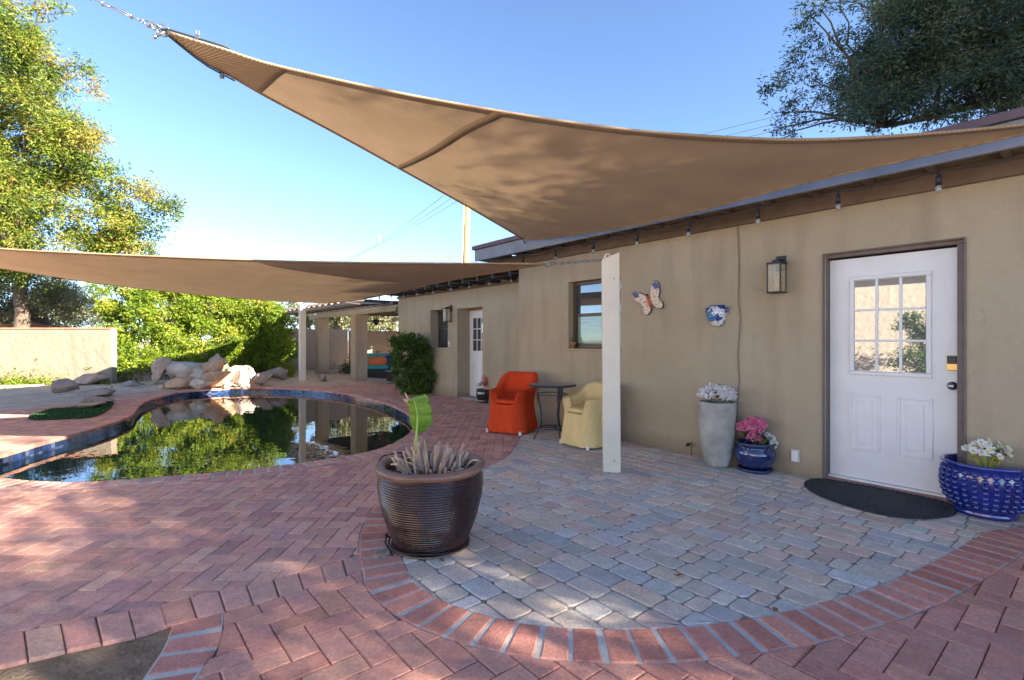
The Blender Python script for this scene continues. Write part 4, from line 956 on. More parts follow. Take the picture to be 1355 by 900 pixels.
hem('hem', s1.AB, lambda i: s1.at(i / s1.n, .5), .095, -.004, M('sail2'), sail1)
hem('hem', s1.AC, lambda i: s1.at(i / s1.n, .5), .045, -.004, M('sail2'), sail1)
hem('hem', s1.BC, lambda i: s1.at(.6, i / s1.n), .04, -.004, M('sail2'), sail1)
def sol(o, t=.003): m = o.modifiers.new('thick', 'SOLIDIFY'); m.thickness = t; return o
sol(obj('corner_reinforcement', s1.patch(0, .155, 0.02, .98, 14, 16, -.005), M('sail2'), sail1, smooth=True))
# seam joining two widths of cloth: from (668,152) to (527,222)
def find(s, px, py):
    best = None
    for u in np.linspace(0, 1, 121):
        for v in (0, 1):
            q = s.at(u, v); x = CX + q[0] / q[1] * F; y = HY - (q[2] - CAMZ) / q[1] * F; d = (x - px) ** 2 + (y - py) ** 2
            if best is None or d < best[0]: best = (d, u, v)
    return best[1:]
ua = find(s1, 668, 152)[0]; ub = find(s1, 527, 222)[0]
vs = []; fs = []
for j in range(31):
    v = j / 30; u = ua + (ub - ua) * v
    for du in (-.008, .008): q = s1.at(u + du, v); vs.append((q[0], q[1], q[2] - .007))
for j in range(30): fs.append((2 * j, 2 * j + 1, 2 * j + 3, 2 * j + 2))
sol(obj('seam', (vs, [], fs), M('sail2'), sail1, smooth=True))
# lower sail -------------------------------------------------------------
R_ = P(722, 350.5, 5.25); Lc = P(-262, 300, 6.2); Fc = P(398, 401, 14.9)
RL = [R_] + pxe([(690, 350, 5.32), (600, 349.5, 5.5), (500, 348.7, 5.75), (400, 347, 5.95), (300, 344, 6.1), (200, 340, 6.2), (100, 335.5, 6.22), (0, 330, 6.2), (-130, 319, 6.2)]) + [Lc]
RF = [R_] + pxe([(690, 356, 5.6), (650, 362.5, 6.15), (600, 371, 7.0), (560, 380, 7.9), (520, 389, 9.0), (480, 397, 10.6), (450, 400.5, 11.9), (425, 402, 13.2)]) + [Fc]
LF = [Lc] + pxe([(-150, 328, 6.7), (-60, 345, 7.4), (0, 356, 8.1), (50, 364, 8.7), (130, 376, 9.75), (220, 386.5, 11.0), (330, 397, 13.1)]) + [Fc]
s2 = Sail(RL, RF, LF, belly=.0)
sail2 = empty('shade_sail', (0, 0, 0), 0, 'lower tan shade sail stretched over the pool from the near white post', 'shade sail', 'tan shade sails')
obj('fabric', s2.patch(0, 1, 0, 1, 90, 60), M('sail'), sail2, smooth=True)
hem('hem', s2.AB, lambda i: s2.at(i / s2.n, .5), .06, -.004, M('sail2'), sail2)
hem('hem', s2.AC, lambda i: s2.at(i / s2.n, .5), .05, -.004, M('sail2'), sail2)
hem('hem', s2.BC, lambda i: s2.at(.6, i / s2.n), .05, -.004, M('sail2'), sail2)
# ---- rigging -----------------------------------------------------------
def ring(bm, c, ax, R, r, n=20, sx=1.0, up=None):
    ax = Vector(ax).normalized(); a = ax.orthogonal().normalized() if up is None else (Vector(up) - ax * ax.dot(Vector(up))).normalized(); b2 = ax.cross(a)
    tube(bm, [Vector(c) + a * R * sx * math.cos(2 * math.pi * k / n) + b2 * R * math.sin(2 * math.pi * k / n) for k in range(n + 1)], r, 6, cap=False)
def chain(bm, a, c, link, r):
    a = Vector(a); c = Vector(c); d = (c - a); n_ = max(1, int(d.length / (link * .78))); d.normalize(); s = d.orthogonal().normalized(); t = d.cross(s)
    for k in range(n_): ring(bm, a + (c - a) * ((k + .5) / n_), s if k % 2 else t, link * .36, r, 14, 1.45, up=d)
def turnbuckle(a, c, label, par=None):
    o = empty('turnbuckle', (0, 0, 0), 0, label, 'turnbuckle', 'steel turnbuckles that tension the sails'); a = Vector(a); c = Vector(c); d = c - a; L_ = d.length; n = d.normalized(); s = n.orthogonal().normalized() * .011
    b = B(); tube(b, [a + d * .22 + s, a + d * .72 + s], .0045, 6); tube(b, [a + d * .22 - s, a + d * .72 - s], .0045, 6); ring(b, a + d * .22, n, .011, .006); ring(b, a + d * .72, n, .011, .006); obj('body', b, M('steel'), o, smooth=True)
    b = B(); tube(b, [a + n * .03, a + d * .36], .005, 6); ring(b, a + n * .018, s, .014, .004); obj('eye_bolt', b, M('steel'), o, smooth=True)
    b = B(); tube(b, [a + d * .60, c - n * .03], .005, 6); ring(b, c - n * .018, s, .014, .004); obj('eye_bolt', b, M('steel'), o, smooth=True)
    return o
# top left: wire ropes hug the sail, ring and shackle, then a long turnbuckle to a post outside the picture
tipd = (P(113, -4, 3.5) - A).normalized()
topA = A + tipd * .12
rig = empty('shackle', (0, 0, 0), 0, 'steel shackle and wire rope clamps at the upper sail tip', 'shackle')
b = B(); ring(b, A + tipd * .035, Vector((0, 1, .2)), .036, .007, sx=1.25, up=tipd); obj('ring', b, M('steel'), rig, smooth=True)
b = B(); c0 = A + tipd * .09; ring(b, c0, Vector((.2, .3, 1)), .028, .008, sx=1.5, up=tipd); ring(b, A + tipd * .15, Vector((0, 1, 0)), .02, .006, sx=1.4, up=tipd); obj('shackle_bow', b, M('steel'), rig, smooth=True)
b = B(); pin = A + tipd * .055 + Vector((.0, 0, -.03)); tube(b, [pin + Vector((-.035, 0, -.02)), pin + Vector((.03, 0, .01))], .010, 8); sphere(b, pin + Vector((-.04, 0, -.022)), .016); obj('shackle_pin', b, M('steel'), rig, smooth=True)
def rope_pts(E, k, off): return [Vector(tuple(E[i])) + Vector((0, 0, off)) for i in range(0, k)]
b = B(); tube(b, [A + tipd * .05] + rope_pts(s1.AB, 5, .022), .007, 6); tube(b, [A + tipd * .04] + rope_pts(s1.AB, 4, .006), .006, 6); obj('wire_rope', b, M('iron'), rig, smooth=True)
b = B(); tube(b, [A + tipd * .05] + rope_pts(s1.AC, 6, -.022), .006, 6); tube(b, [A + tipd * .05] + rope_pts(s1.AC, 5, -.008), .006, 6); obj('wire_rope', b, M('iron'), rig, smooth=True)
for E, i, o_ in ((s1.AB, 2, .03), (s1.AC, 4, -.035)):
    q = Vector(tuple(E[i])) + Vector((0, 0, o_)); b = B(); box(b, q, (.026, .02, .03), Matrix.Rotation(.4, 3, 'Y')); tube(b, [q + Vector((-.008, 0, -.02)), q + Vector((-.012, 0, .045))], .005, 6); tube(b, [q + Vector((.012, 0, -.02)), q + Vector((.008, 0, .045))], .005, 6); obj('rope_clamp', b, M('steel'), rig)
post_tl = P(-75, -70, 3.35)
turnbuckle(A + tipd * .18, A + tipd * .62, 'long steel turnbuckle tensioning the upper sail at the top left of the picture')
b = B(); tube(b, [A + tipd * .62, post_tl], .006, 6); o = obj('wire_rope', b, M('steel')); tag(o, 'steel wire rope from the upper sail tip to its post', 'cable')
b = B(); q = post_tl + Vector((-.08, 0, 0)); boxm(b, (q.x - .1, q.y - .1, -.1), (q.x + .08, q.y + .1, q.z + .15)); o = obj('sail_post', b, M('postpaint'), bevel=.01); tag(o, 'tall square post left of the camera holding the upper sail', 'post')
# corner C hook on the fascia
b = B(); q = pf(693, 318, 4.64); tube(b, [q, pf(694, 323, 4.69)], .008, 6); ring(b, q, (1, 0, 0), .022, .005); o = obj('eye_hook', b, M('steel'), smooth=True); tag(o, 'small steel eye hook where the upper sail meets the fascia', 'hook')
# near white post with slanted top
pb = G(811, 627); pc = Vector((pb.x, pb.y + .06, 0)); tl = P(798, 343, 4.98); npost = empty('sail_post', pc, -.12, 'near white square post with a slanted top on the grey pavers', 'post')
npz = 1.30 + (451 - 343) / 660 * 4.98; hw = .085
bm = B(); v = [bm.verts.new(q) for q in ((-hw, -.06, 0), (hw, -.06, 0), (hw, .07, 0), (-hw, .07, 0), (-hw - .012, -.06, npz - .02), (hw - .012, -.06, npz + .045), (hw - .012, .07, npz + .045), (-hw - .012, .07, npz - .02))]
for f in ((3, 2, 1, 0), (4, 5, 6, 7), (0, 1, 5, 4), (1, 2, 6, 5), (2, 3, 7, 6), (3, 0, 4, 7)): bm.faces.new([v[k] for k in f])
obj('shaft', bm, M('postpaint'), npost, bevel=.012, seg=3)
b = B(); tube(b, [(-.0, -.0, npz - .02), (-.03, -.01, npz + .035), (-.06, -.02, npz + .03), (-.075, -.02, npz - .02)], .009, 8); obj('eye_bolt', b, M('postpaint'), npost, smooth=True)
b = B()
for z_ in (.12, 1.9): 
    sphere(b, (.02, -.062, z_), .008, (1, .5, 1), 8)
obj('screw', b, M('steel'), npost)
ea = Vector((pc.x - .08, pc.y, npz - .02)); eb = P(735, 349.5, 5.2)
turnbuckle(P(748, 349, 5.15), P(729, 350.2, 5.23), 'short steel turnbuckle between the lower sail and the chain')
b = B(); chain(b, P(748, 349, 5.15), ea, .045, .005); o = obj('chain', b, M('steel'), smooth=True); tag(o, 'short steel chain between the near white post and the lower sail', 'chain')
b = B(); ring(b, P(725, 350.5, 5.24), (0, 1, .3), .03, .006); o = obj('ring', b, M('steel'), smooth=True); tag(o, 'steel ring at the right tip of the lower sail', 'ring')
# far white post beyond the pool
fp = G(400, 507.5); fpo = empty('sail_post', (fp.x, fp.y, 0), HANG, 'slim white square post beyond the pool beneath the lower sail', 'post')
b = B(); boxm(b, (-.085, -.085, -.05), (.085, .085, 2.36)); obj('shaft', b, mat('post_pale', (.72, .68, .60), .6, var=.05), fpo, bevel=.01)
b = B(); boxm(b, (-.095, -.095, 2.362), (.095, .095, 2.38)); obj('cap', b, M('white'), fpo)
loc_ = lambda o, q: Matrix.Rotation(-o.rotation_euler.z, 3, 'Z') @ (Vector(q) - o.location)
b = B(); tube(b, [loc_(fpo, Fc), Vector((0, -.02, 2.34))], .01, 6); obj('eye_bolt', b, M('steel'), fpo)
# ================================================================== STRING LIGHTS
def string(name_pts, sockets, label, sag=.03, zdrop=.0):
    st = empty('string_lights', (0, 0, 0), 0, label, 'string lights', 'strings of clear bulbs under the eaves')
    pts = []
    for a, c in zip(name_pts, name_pts[1:]):
        for k in range(6): u = k / 6; q = Vector(a).lerp(Vector(c), u); q.z -= sag * 4 * u * (1 - u); pts.append(q)
    pts.append(Vector(name_pts[-1])); b = B(); tube(b, pts, .0045, 5); obj('wire', b, M('black'), st)
    for q in sockets:
        q = Vector(q)
        b = B(); tube(b, [q + Vector((0, 0, .0)), q - Vector((0, 0, .035))], .007, 6); tube(b, [q - Vector((0, 0, .035)), q - Vector((0, 0, .05)), q - Vector((0, 0, .11))], [.010, .017, .020], 10); s_ = obj('socket', b, M('black'), st, smooth=True)
        b = B(); lathe(b, [(.012, -.108), (.018, -.118), (.021, -.135), (.018, -.152), (.010, -.163), (.002, -.166)], 14, q); obj('bulb', b, M('bulbglass'), s_, smooth=True)
    return st
zs = 2.525
nb = [hp(tk(px, 4.66), 4.66, zs) for px in (1242, 1109, 1003, 911, 843, 785, 735, 692, 655)]
string([hp(tk(1430, 4.66), 4.66, zs)] + nb + [hp(tk(630, 4.7), 4.7, zs + .02)], nb, 'string of clear bulbs hanging below the grey fascia of the near eave')
fbp = [hp(tk(px, 5.52), 5.52, 2.47) for px in (676.8, 648, 621, 596.8, 573.6, 552, 534, 517.5, 502)]
string([hp(tk(700, 5.52), 5.52, 2.5)] + fbp, fbp, 'string of clear bulbs under the dark rafters of the far eave')
pbp = [hp(tk(px, 5.9 + .05), 5.95, 2.17) for px in (527, 525)] + [hp(tk(px, 7.2), 7.2, 2.17) for px in (513.4, 501.3, 490, 478.8)]
string(pbp, pbp[1:], 'string of clear bulbs hanging inside the pergola')
# ================================================================== POTS
soil = mat('potting_soil', (.045, .032, .024), .95, bump=1, bscale=50)
# big brown pot ---------------------------------------------------------
bp_c = G(569, 722); big = empty('plant_pot', (bp_c.x, bp_c.y + .03, 0), 0, 'large dark brown ribbed pot with dried stalks and one green leaf between brick and pavers', 'plant pot')
MAT['brownglaze'] = mat('brown_glaze', (.026, .009, .009), .24, var=.5, vscale=5, spec=.5, bump=.4, bscale=22, coat=.3)
prof = [(.20, 0), (.225, .005), (.235, .03), (.262, .10), (.298, .20), (.322, .30), (.333, .38), (.330, .44), (.318, .475)]
pr_ = np.array(prof); zz = np.linspace(.03, .475, 150); rr = np.interp(zz, pr_[:, 1], pr_[:, 0])
for _ in range(12): rr[1:-1] = (rr[:-2] + 2 * rr[1:-1] + rr[2:]) / 4
lp = [(.19, 0), (.222, .004), (.233, .02)] + [(r +   .0022 * math.sin(k * 2 * math.pi / 5.0), z) for k, (r, z) in enumerate(zip(rr, zz))]
b = B(); lathe(b, lp, 220, fn=lambda a, r, z: (r + (.0016 * math.sin(a * 95 + z * 22) if .05 < z < .46 else 0) + .004 * math.sin(3 * a) + .003 * noise.noise(Vector((a * 3, z * 9, 0))), z))
obj('body', b, M('brownglaze'), big, smooth=True)
MAT['rimclay'] = mat('rim_clay', (.30, .165, .11), .45, col2=(.10, .05, .035), vscale=3.0, bump=.3, bscale=30, coat=.15)
b = B(); lathe(b, [(.318, .468), (.338, .478), (.350, .492), (.350, .506), (.340, .517), (.320, .52), (.296, .517), (.285, .508), (.282, .49), (.285, .44), (.285, .36)], 96,
               fn=lambda a, r, z: (r + .006 * noise.noise(Vector((math.cos(a) * 1.5, math.sin(a) * 1.5, 2))), z + .006 * noise.noise(Vector((math.cos(a) * 1.4, math.sin(a) * 1.4, 5))) + (.012 * max(0, noise.noise(Vector((math.cos(a) * 4, math.sin(a) * 4, 9)))) * -1 if z < .48 else 0)))
obj('rim', b, M('rimclay'), big, smooth=True)
b = B(); lathe(b, [(.001, .40), (.15, .41), (.284, .40), (.284, .385), (.001, .38)], 40, fn=lambda a, r, z: (r, z + .012 * noise.noise(Vector((math.cos(a) * r * 18, math.sin(a) * r * 18, 2))))); obj('soil', b, soil, big, smooth=True)
b = B(); lathe(b, [(.20, .002), (.244, .002), (.252, .012), (.246, .014), (.238, .007), (.20, .007)], 60); obj('saucer', b, mat('saucer_clay', (.20, .13, .10), .8, var=.3), big, smooth=True)
# mineral marks
straw = mat('dry_stalk', (.48, .32, .23), .85, var=.5, vscale=14, col2=None, stretch=(1, 1, .3), bump=.5)
straw2 = mat('dry_husk', (.50, .355, .25), .9, var=.45, vscale=20)
def strip(bm, base, dirv, L_, w_, curl, tw, n_=10, droop=.0, fold=.25):
    dirv = Vector(dirv).normalized(); side = dirv.cross(Vector((0, 0, 1))); side = side.normalized() if side.length > .05 else Vector((1, 0, 0))
    p_ = Vector(base); prev = None; d = dirv.copy()
    for k in range(n_ + 1):
        u = k / n_; ww = w_ * (1 - .75 * u ** 2) * (1 + .25 * math.sin(k * 2.1 + tw)); s_ = Matrix.Rotation(tw * u, 3, d) @ side; nrm = d.cross(s_)
        row = [bm.verts.new(p_ - s_ * ww / 2), bm.verts.new(p_ + nrm * ww * fold), bm.verts.new(p_ + s_ * ww / 2)]
        if prev: bm.faces.new((prev[0], prev[1], row[1], row[0])); bm.faces.new((prev[1], prev[2], row[2], row[1]))
        prev = row; p_ = p_ + d * L_ / n_; d = (d + Vector((dirv.x, dirv.y, 0)) * curl / n_ + Vector((0, 0, -droop * u / n_ * 3))).normalized()
b = B()
for k in range(48):
    a = random.random() * 6.28; r_ = .02 + .13 * random.random() ** .8; e = random.uniform(.12, .5); L_ = random.uniform(.09, .20) * (1.35 if r_ < .07 else 1)
    base = (r_ * math.cos(a) * 1.2, r_ * math.sin(a), .38); tube(b, [Vector(base), Vector(base) + Vector((math.cos(a) * e * .4 * L_, math.sin(a) * e * .4 * L_, L_ * .55)), Vector(base) + Vector((math.cos(a) * e * L_, math.sin(a) * e * L_, L_))], [.016, .012, .006 + .004 * random.random()], 6)
obj('dry_stalks', b, straw, big)
b = B()
for k in range(110):
    a = random.random() * 6.28; r_ = .03 + .15 * random.random()
    strip(b, (r_ * math.cos(a) * 1.2, r_ * math.sin(a), .385 + .05 * random.random()), (math.cos(a) * random.uniform(.1, .9), math.sin(a) * random.uniform(.1, .9), random.uniform(.5, 1.7)), random.uniform(.07, .24), random.uniform(.010, .032), random.uniform(-.4, .8), random.uniform(-4, 4), droop=random.uniform(0, 2.2), n_=14)
o = obj('dry_husks', b, straw2, big); sol(o, .0015)
# the tall dry stem cluster leaning left with the leaf on top
b = B()
for k in range(9):
    x = -.055 + random.uniform(-.03, .03); tube(b, [(x + .02, random.uniform(-.03, .03), .38), (x + random.uniform(-.02, .02), random.uniform(-.02, .02), .50), (x - .02 + random.uniform(-.015, .02), random.uniform(-.02, .02), random.uniform(.58, .70))], [.015, .012, .007], 6)
obj('dry_stalks', b, straw, big)
leafm = mat('banana_leaf', (.15, .33, .03), .35, col2=(.34, .52, .07), vscale=9, trans=.35, spec=.5, stretch=(.5, 1, 5), bump=.5, bscale=12); vein = mat('leaf_vein', (.36, .52, .12), .4)
def banana(par, base, H_, W_, tilt, notch):
    """broad upright leaf with a midrib, facing the camera"""
    vs = []; fs = []; nu, nv = 22, 10; base = Vector(base)
    for i in range(nu + 1):
        u = i / nu; wl = W_ * (.42 + .58 * min(1, u * 3.0)) * (1 if u < .9 else 1 - (u - .9) * 2.4) * (1 if u > .08 else u / .08)
        for j in range(-nv, nv + 1):
            v = j / nv; side = 1 if v > 0 else .68; nk = 1 - (.16 * abs(math.sin(u * 9.5)) ** 12 if v > .2 else 0)
            x = v * wl * side * nk + tilt * u * H_ + .018 * math.sin(u * 3); z = u * H_ - abs(v) * H_ * .10 * (1 - u) + (.02 * v if u > .9 else 0)
            y = .035 * abs(v) ** 1.5 * 1.3 - .05 * u + .005 * math.sin(v * 22 + u * 4); vs.append((base.x + x, base.y + y, base.z + z))
    m_ = 2 * nv + 1
    for i in range(nu):
        for j in range(2 * nv):
            if notch and j > nv + 2 and i in notch: continue
            a = i * m_ + j; fs.append((a, a + 1, a + m_ + 1, a + m_))
    o = obj('leaf', (vs, [], fs), leafm, par, smooth=True); sol(o, .0015)
    b = B(); tube(b, [base - Vector((0, 0, .12)), base] + [base + Vector((tilt * u * H_ + .018 * math.sin(u * 3), -.004 - .05 * u, u * H_)) for u in (.25, .5, .75, .97)], [.011, .009, .007, .005, .004, .002], 6); obj('midrib', b, vein, o, smooth=True)
    return o
lb = P(552, 573, bp_c.y - .0); lb = lb - Vector((bp_c.x, bp_c.y + .03, 0))
banana(big, (lb.x - .005, -.02, lb.z + .0), .225, .088, -.06, ())
banana(big, (.055, -.05, .42), .07, .03, .1, ())
b = B(); strip(b, (lb.x - .035, -.02, lb.z + .15), (-.35, -.1, .9), .11, .02, -.2, 1.2, droop=.4); strip(b, (lb.x - .03, -.02, lb.z + .17), (-.6, 0, .4), .07, .03, .1, 2); sol(obj('dry_tip', b, straw2, big), .001)
b = B(); tube(b, [(-.36, .10, .50), (-.33, .10, .535), (-.24, .14, .545), (-.12, .16, .54), (-.02, .05, .50), (.0, 0, .47)], .0055, 6); tube(b, [(-.355, .08, .50), (-.345, .05, .42)], .0055, 6); obj('irrigation_tube', b, M('black'), big, smooth=True)
b = B(); pts = [Vector((.262 * math.cos(a), .262 * math.sin(a), .03 + .006 * math.sin(3 * a))) for a in np.linspace(math.pi * .95, math.pi * 1.9, 30)]; tube(b, pts, .006, 6)
tube(b, [(-.27, .02, .03), (-.285, -.03, .06), (-.262, -.07, .09), (-.28, -.05, .02), (-.24, -.12, .01), (-.20, -.20, .006)], .006, 6); obj('irrigation_tube', b, M('black'), big, smooth=True)
MAT['cream'] = mat('scale_deposit', (.62, .58, .52), .9)
bg_ = B()
for k in range(60):
    a = random.random() * 6.28; r_ = random.random() ** .5 * .05; v = bmesh.ops.create_icosphere(bg_, subdivisions=1, radius=random.uniform(.004, .011))['verts']
    for q in v: q.co = q.co + Vector((bp_c.x - .27 + r_ * math.cos(a), bp_c.y - .14 + r_ * math.sin(a) * 1.3, .004))
tag(obj('gravel', bg_, MAT['grit']), 'little heap of grit by the foot of the big brown pot', 'gravel', kind='stuff')
# ---------------------------------------------------------------- petals
def petals(bm, c, R, n_, pw, pl, tilt=(.2, 1.2)):
    c = Vector(c)
    for k in range(n_):
        z = RNG.uniform(-.25, 1); a = RNG.uniform(0, 6.283); r = math.sqrt(max(0, 1 - z * z)); d = Vector((r * math.cos(a), r * math.sin(a), z)); s = d.orthogonal().normalized(); s = Matrix.Rotation(RNG.uniform(0, 6.28), 3, d) @ s; t = d.cross(s)
        o_ = c + d * R * RNG.uniform(.45, 1); e = (d * RNG.uniform(.3, 1) + s * RNG.uniform(.3, 1)).normalized(); w_ = e.cross(d).normalized() if e.cross(d).length > .01 else t
        v = [bm.verts.new(o_), bm.verts.new(o_ + e * pl * .55 + w_ * pw * .5), bm.verts.new(o_ + e * pl + d * pl * .15), bm.verts.new(o_ + e * pl * .55 - w_ * pw * .5)]; bm.faces.new(v)
def daisy(bm, bc, c, nrm, R, n_=10, wd=.42):
    c = Vector(c); nrm = Vector(nrm).normalized(); s = nrm.orthogonal().normalized(); t = nrm.cross(s)
    for k in range(n_):
        a = 2 * math.pi * k / n_ + .2 * RNG.random(); d = s * math.cos(a) + t * math.sin(a); w_ = nrm.cross(d)
        v = [bm.verts.new(c), bm.verts.new(c + d * R * .6 + w_ * R * wd * .5 + nrm * R * .1), bm.verts.new(c + d * R + nrm * R * RNG.uniform(-.1, .15)), bm.verts.new(c + d * R * .6 - w_ * R * wd * .5 + nrm * R * .1)]; bm.faces.new(v)
    sphere(bc, c + nrm * R * .06, R * (.24 if n_ > 8 else .36), (1, 1, .8), 8)
def leaflets(bm, c, R, n_, s_, zmin=0.0):
    for k in range(n_):
        a = RNG.uniform(0, 6.283); z = RNG.uniform(zmin, .9); r = math.sqrt(1 - min(1, z * z)); d = Vector((r * math.cos(a), r * math.sin(a), z)); p_ = Vector(c) + d * R * RNG.uniform(.5, 1)
        t = d.cross(Vector((0, 0, 1))); t = t.normalized() if t.length > .01 else Vector((1, 0, 0)); e = (d + Vector((0, 0, RNG.uniform(-.5, .3)))).normalized(); L_ = s_ * RNG.uniform(.7, 1.2)
        up = t.cross(e) * .12 * L_
        v = [bm.verts.new(p_), bm.verts.new(p_ + e * L_ * .45 + t * L_ * .28 + up), bm.verts.new(p_ + e * L_), bm.verts.new(p_ + e * L_ * .45 - t * L_ * .28 + up)]; m0 = bm.faces.new((v[0], v[1], v[2])); bm.faces.new((v[0], v[2], v[3]))
white_p = mat('petal_white', (.88, .84, .83), .7, trans=.3); pink = mat('petal_pink', (.82, .26, .42), .7, trans=.3, var=.35, vscale=30); yel = mat('petal_yellow', (.80, .72, .12), .7, trans=.3); green = mat('silk_leaf', (.05, .14, .045), .6, trans=.2, var=.3, vscale=15)
palepink = mat('petal_blush', (.85, .60, .58), .7, trans=.3); coral = mat('petal_coral', (.80, .22, .22), .7, trans=.3)
# tall grey planter -------------------------------------------------------
tc_ = G(950, 618); tall = empty('tall_planter', (tc_.x, tc_.y + .02, 0), 0, 'tall weathered grey concrete planter of white hydrangeas against the wall', 'planter')
MAT['concrete'] = mat('weathered_concrete', (.25, .235, .20), .9, col2=(.50, .475, .43), vscale=4.5, bump=.6, bscale=50, vdet=8)
b = B(); lathe(b, [(.085, 0), (.105, .006), (.12, .04), (.145, .13), (.166, .26), (.178, .42), (.183, .58), (.184, .655), (.181, .665), (.168, .665), (.162, .65), (.16, .60)], 64, fn=lambda a, r, z: (r + .003 * noise.noise(Vector((math.cos(a) * 2, math.sin(a) * 2, z * 6))), z)); obj('body', b, M('concrete'), tall, smooth=True)
b = B(); lathe(b, [(.001, .60), (.161, .60), (.161, .59), (.001, .59)], 30); obj('soil', b, soil, tall)
b = B()
for (x, y, z) in ((-.10, -.04, .70), (.0, -.08, .725), (.10, -.02, .70), (-.03, .05, .735), (.09, .06, .715), (-.09, .06, .70), (.05, -.09, .695)): petals(b, (x * 1.1, y, z + .03), .072, 260, .024, .026)
obj('flower_heads', b, white_p, tall)
b = B(); leaflets(b, (0, 0, .655), .15, 40, .07, -.1); obj('leaves', b, green, tall)
# blue pot ---------------------------------------------------------------
MAT['cobalt'] = mat('cobalt_glaze', (.010, .022, .105), .10, spec=.8, var=.35, vscale=6, coat=.7, bump=.06, bscale=12)
MAT['cobalt2'] = mat('cobalt_bright', (.007, .018, .20), .14, spec=.8, var=.35, vscale=5, coat=.7, bump=.05, bscale=12)
sc1 = G(1003, 626); blue = empty('plant_pot', (sc1.x, sc1.y + .06, 0), 0, 'dark blue glazed round pot of pink and white flowers beside the tall planter', 'plant pot')
b = B(); lathe(b, [(.11, .03), (.125, .035), (.150, .06), (.175, .11), (.190, .165), (.186, .205), (.170, .235), (.163, .25), (.182, .268), (.188, .282), (.182, .29), (.168, .288), (.158, .27), (.155, .22)], 56); obj('body', b, M('cobalt'), blue, smooth=True)
b = B(); lathe(b, [(.10, .0), (.145, 0), (.165, .022), (.165, .034), (.155, .034), (.14, .018), (.10, .018)], 48); obj('saucer', b, M('cobalt'), blue, smooth=True)
b = B(); lathe(b, [(.001, .24), (.158, .24), (.158, .23), (.001, .23)], 30); obj('soil', b, soil, blue)
b = B()
for (x, y, z) in ((-.07, -.03, .40), (.02, -.05, .42), (-.03, .02, .44), (.05, .02, .43), (-.10, .02, .39), (-.04, -.07, .30), (-.01, -.06, .37)): petals(b, (x * 1.15, y, z + .035), .055, 170, .022, .026)
obj('pink_flowers', b, pink, blue)
b = B(); bc_ = B()
for (x, y, z) in ((.11, -.04, .35), (.16, -.02, .33), (.14, -.08, .29), (.18, -.06, .27), (.10, .02, .38), (.19, 0, .30)): daisy(b, bc_, (x, y, z), (.3 + RNG.normal(0, .3), -1, .35 + RNG.normal(0, .3)), .048, 12)
obj('daisies', b, white_p, blue); obj('daisy_centres', bc_, yel, blue)
b = B(); leaflets(b, (0, 0, .26), .15, 60, .075, .0); leaflets(b, (.03, 0, .32), .08, 25, .06, .0); obj('leaves', b, green, blue)
# big beaded blue pot -----------------------------------------------------
bb = G(1306, 684); bead = empty('plant_pot', (bb.x + .035, bb.y + .05, 0), 0, 'wide bright blue beaded pot of white and yellow flowers right of the doormat', 'plant pot')
Rz = [(.19, 0), (.215, .004), (.222, .03), (.205, .036)]
b = B(); lathe(b, [(.15, .0), (.178, .004), (.184, .028), (.172, .040), (.20, .075), (.232, .13), (.248, .19), (.252, .25), (.246, .31), (.238, .345), (.246, .362), (.258, .372), (.261, .385), (.252, .395), (.236, .392), (.228, .375), (.226, .32), (.21, .22)], 80); obj('body', b, M('cobalt2'), bead, smooth=True)
b = B()
for i, z in enumerate((.085, .125, .165, .205, .245, .285, .325)):
    r_ = np.interp(z, [.075, .13, .19, .25, .31, .345], [.20, .232, .248, .252, .246, .238]); n_ = 27
    for k in range(n_):
        a = 2 * math.pi * (k + .5 * 0) / n_; sphere(b, (r_ * math.cos(a), r_ * math.sin(a), z), .0225, (.8, 1, .95) if False else (.9, .9, .9), 10)
o = obj('beads', b, M('cobalt2'), bead, smooth=True)
b = B(); lathe(b, [(.001, .30), (.226, .30), (.226, .29), (.001, .29)], 30); obj('soil', b, soil, bead)
b = B(); bc_ = B()
for k in range(46):
    a = RNG.uniform(0, 6.28); r_ = .125 * RNG.random() ** .6; daisy(b, bc_, (-.03 + r_ * math.cos(a) * 1.15, -.05 + r_ * math.sin(a) * .8, .475 + .045 * (1 - (r_ / .13) ** 2) + RNG.normal(0, .018)), (math.cos(a) * .6, math.sin(a) * .6 - .6, .6), .030, 6, .75)
obj('white_flowers', b, white_p, bead); obj('yellow_centres', bc_, yel, bead)
b = B(); ys_ = B()
for k in range(26):
    a = RNG.uniform(0, 6.28); r_ = .11 * RNG.random() ** .5; tube(b if k % 3 else ys_, [(-.03 + r_ * .35 * math.cos(a), -.05 + r_ * .3 * math.sin(a), .30), (-.03 + r_ * .5 * math.cos(a), -.05 + r_ * .5 * math.sin(a), .38), (-.03 + r_ * math.cos(a), -.05 + r_ * math.sin(a), .46)], .005, 5)
obj('stems', b, mat('stem_green', (.28, .42, .10), .5), bead); obj('stems', ys_, mat('stem_orange', (.6, .35, .06), .5), bead)
b = B(); leaflets(b, (-.03, -.05, .42), .12, 26, .05, .0); obj('leaves', b, green, bead)
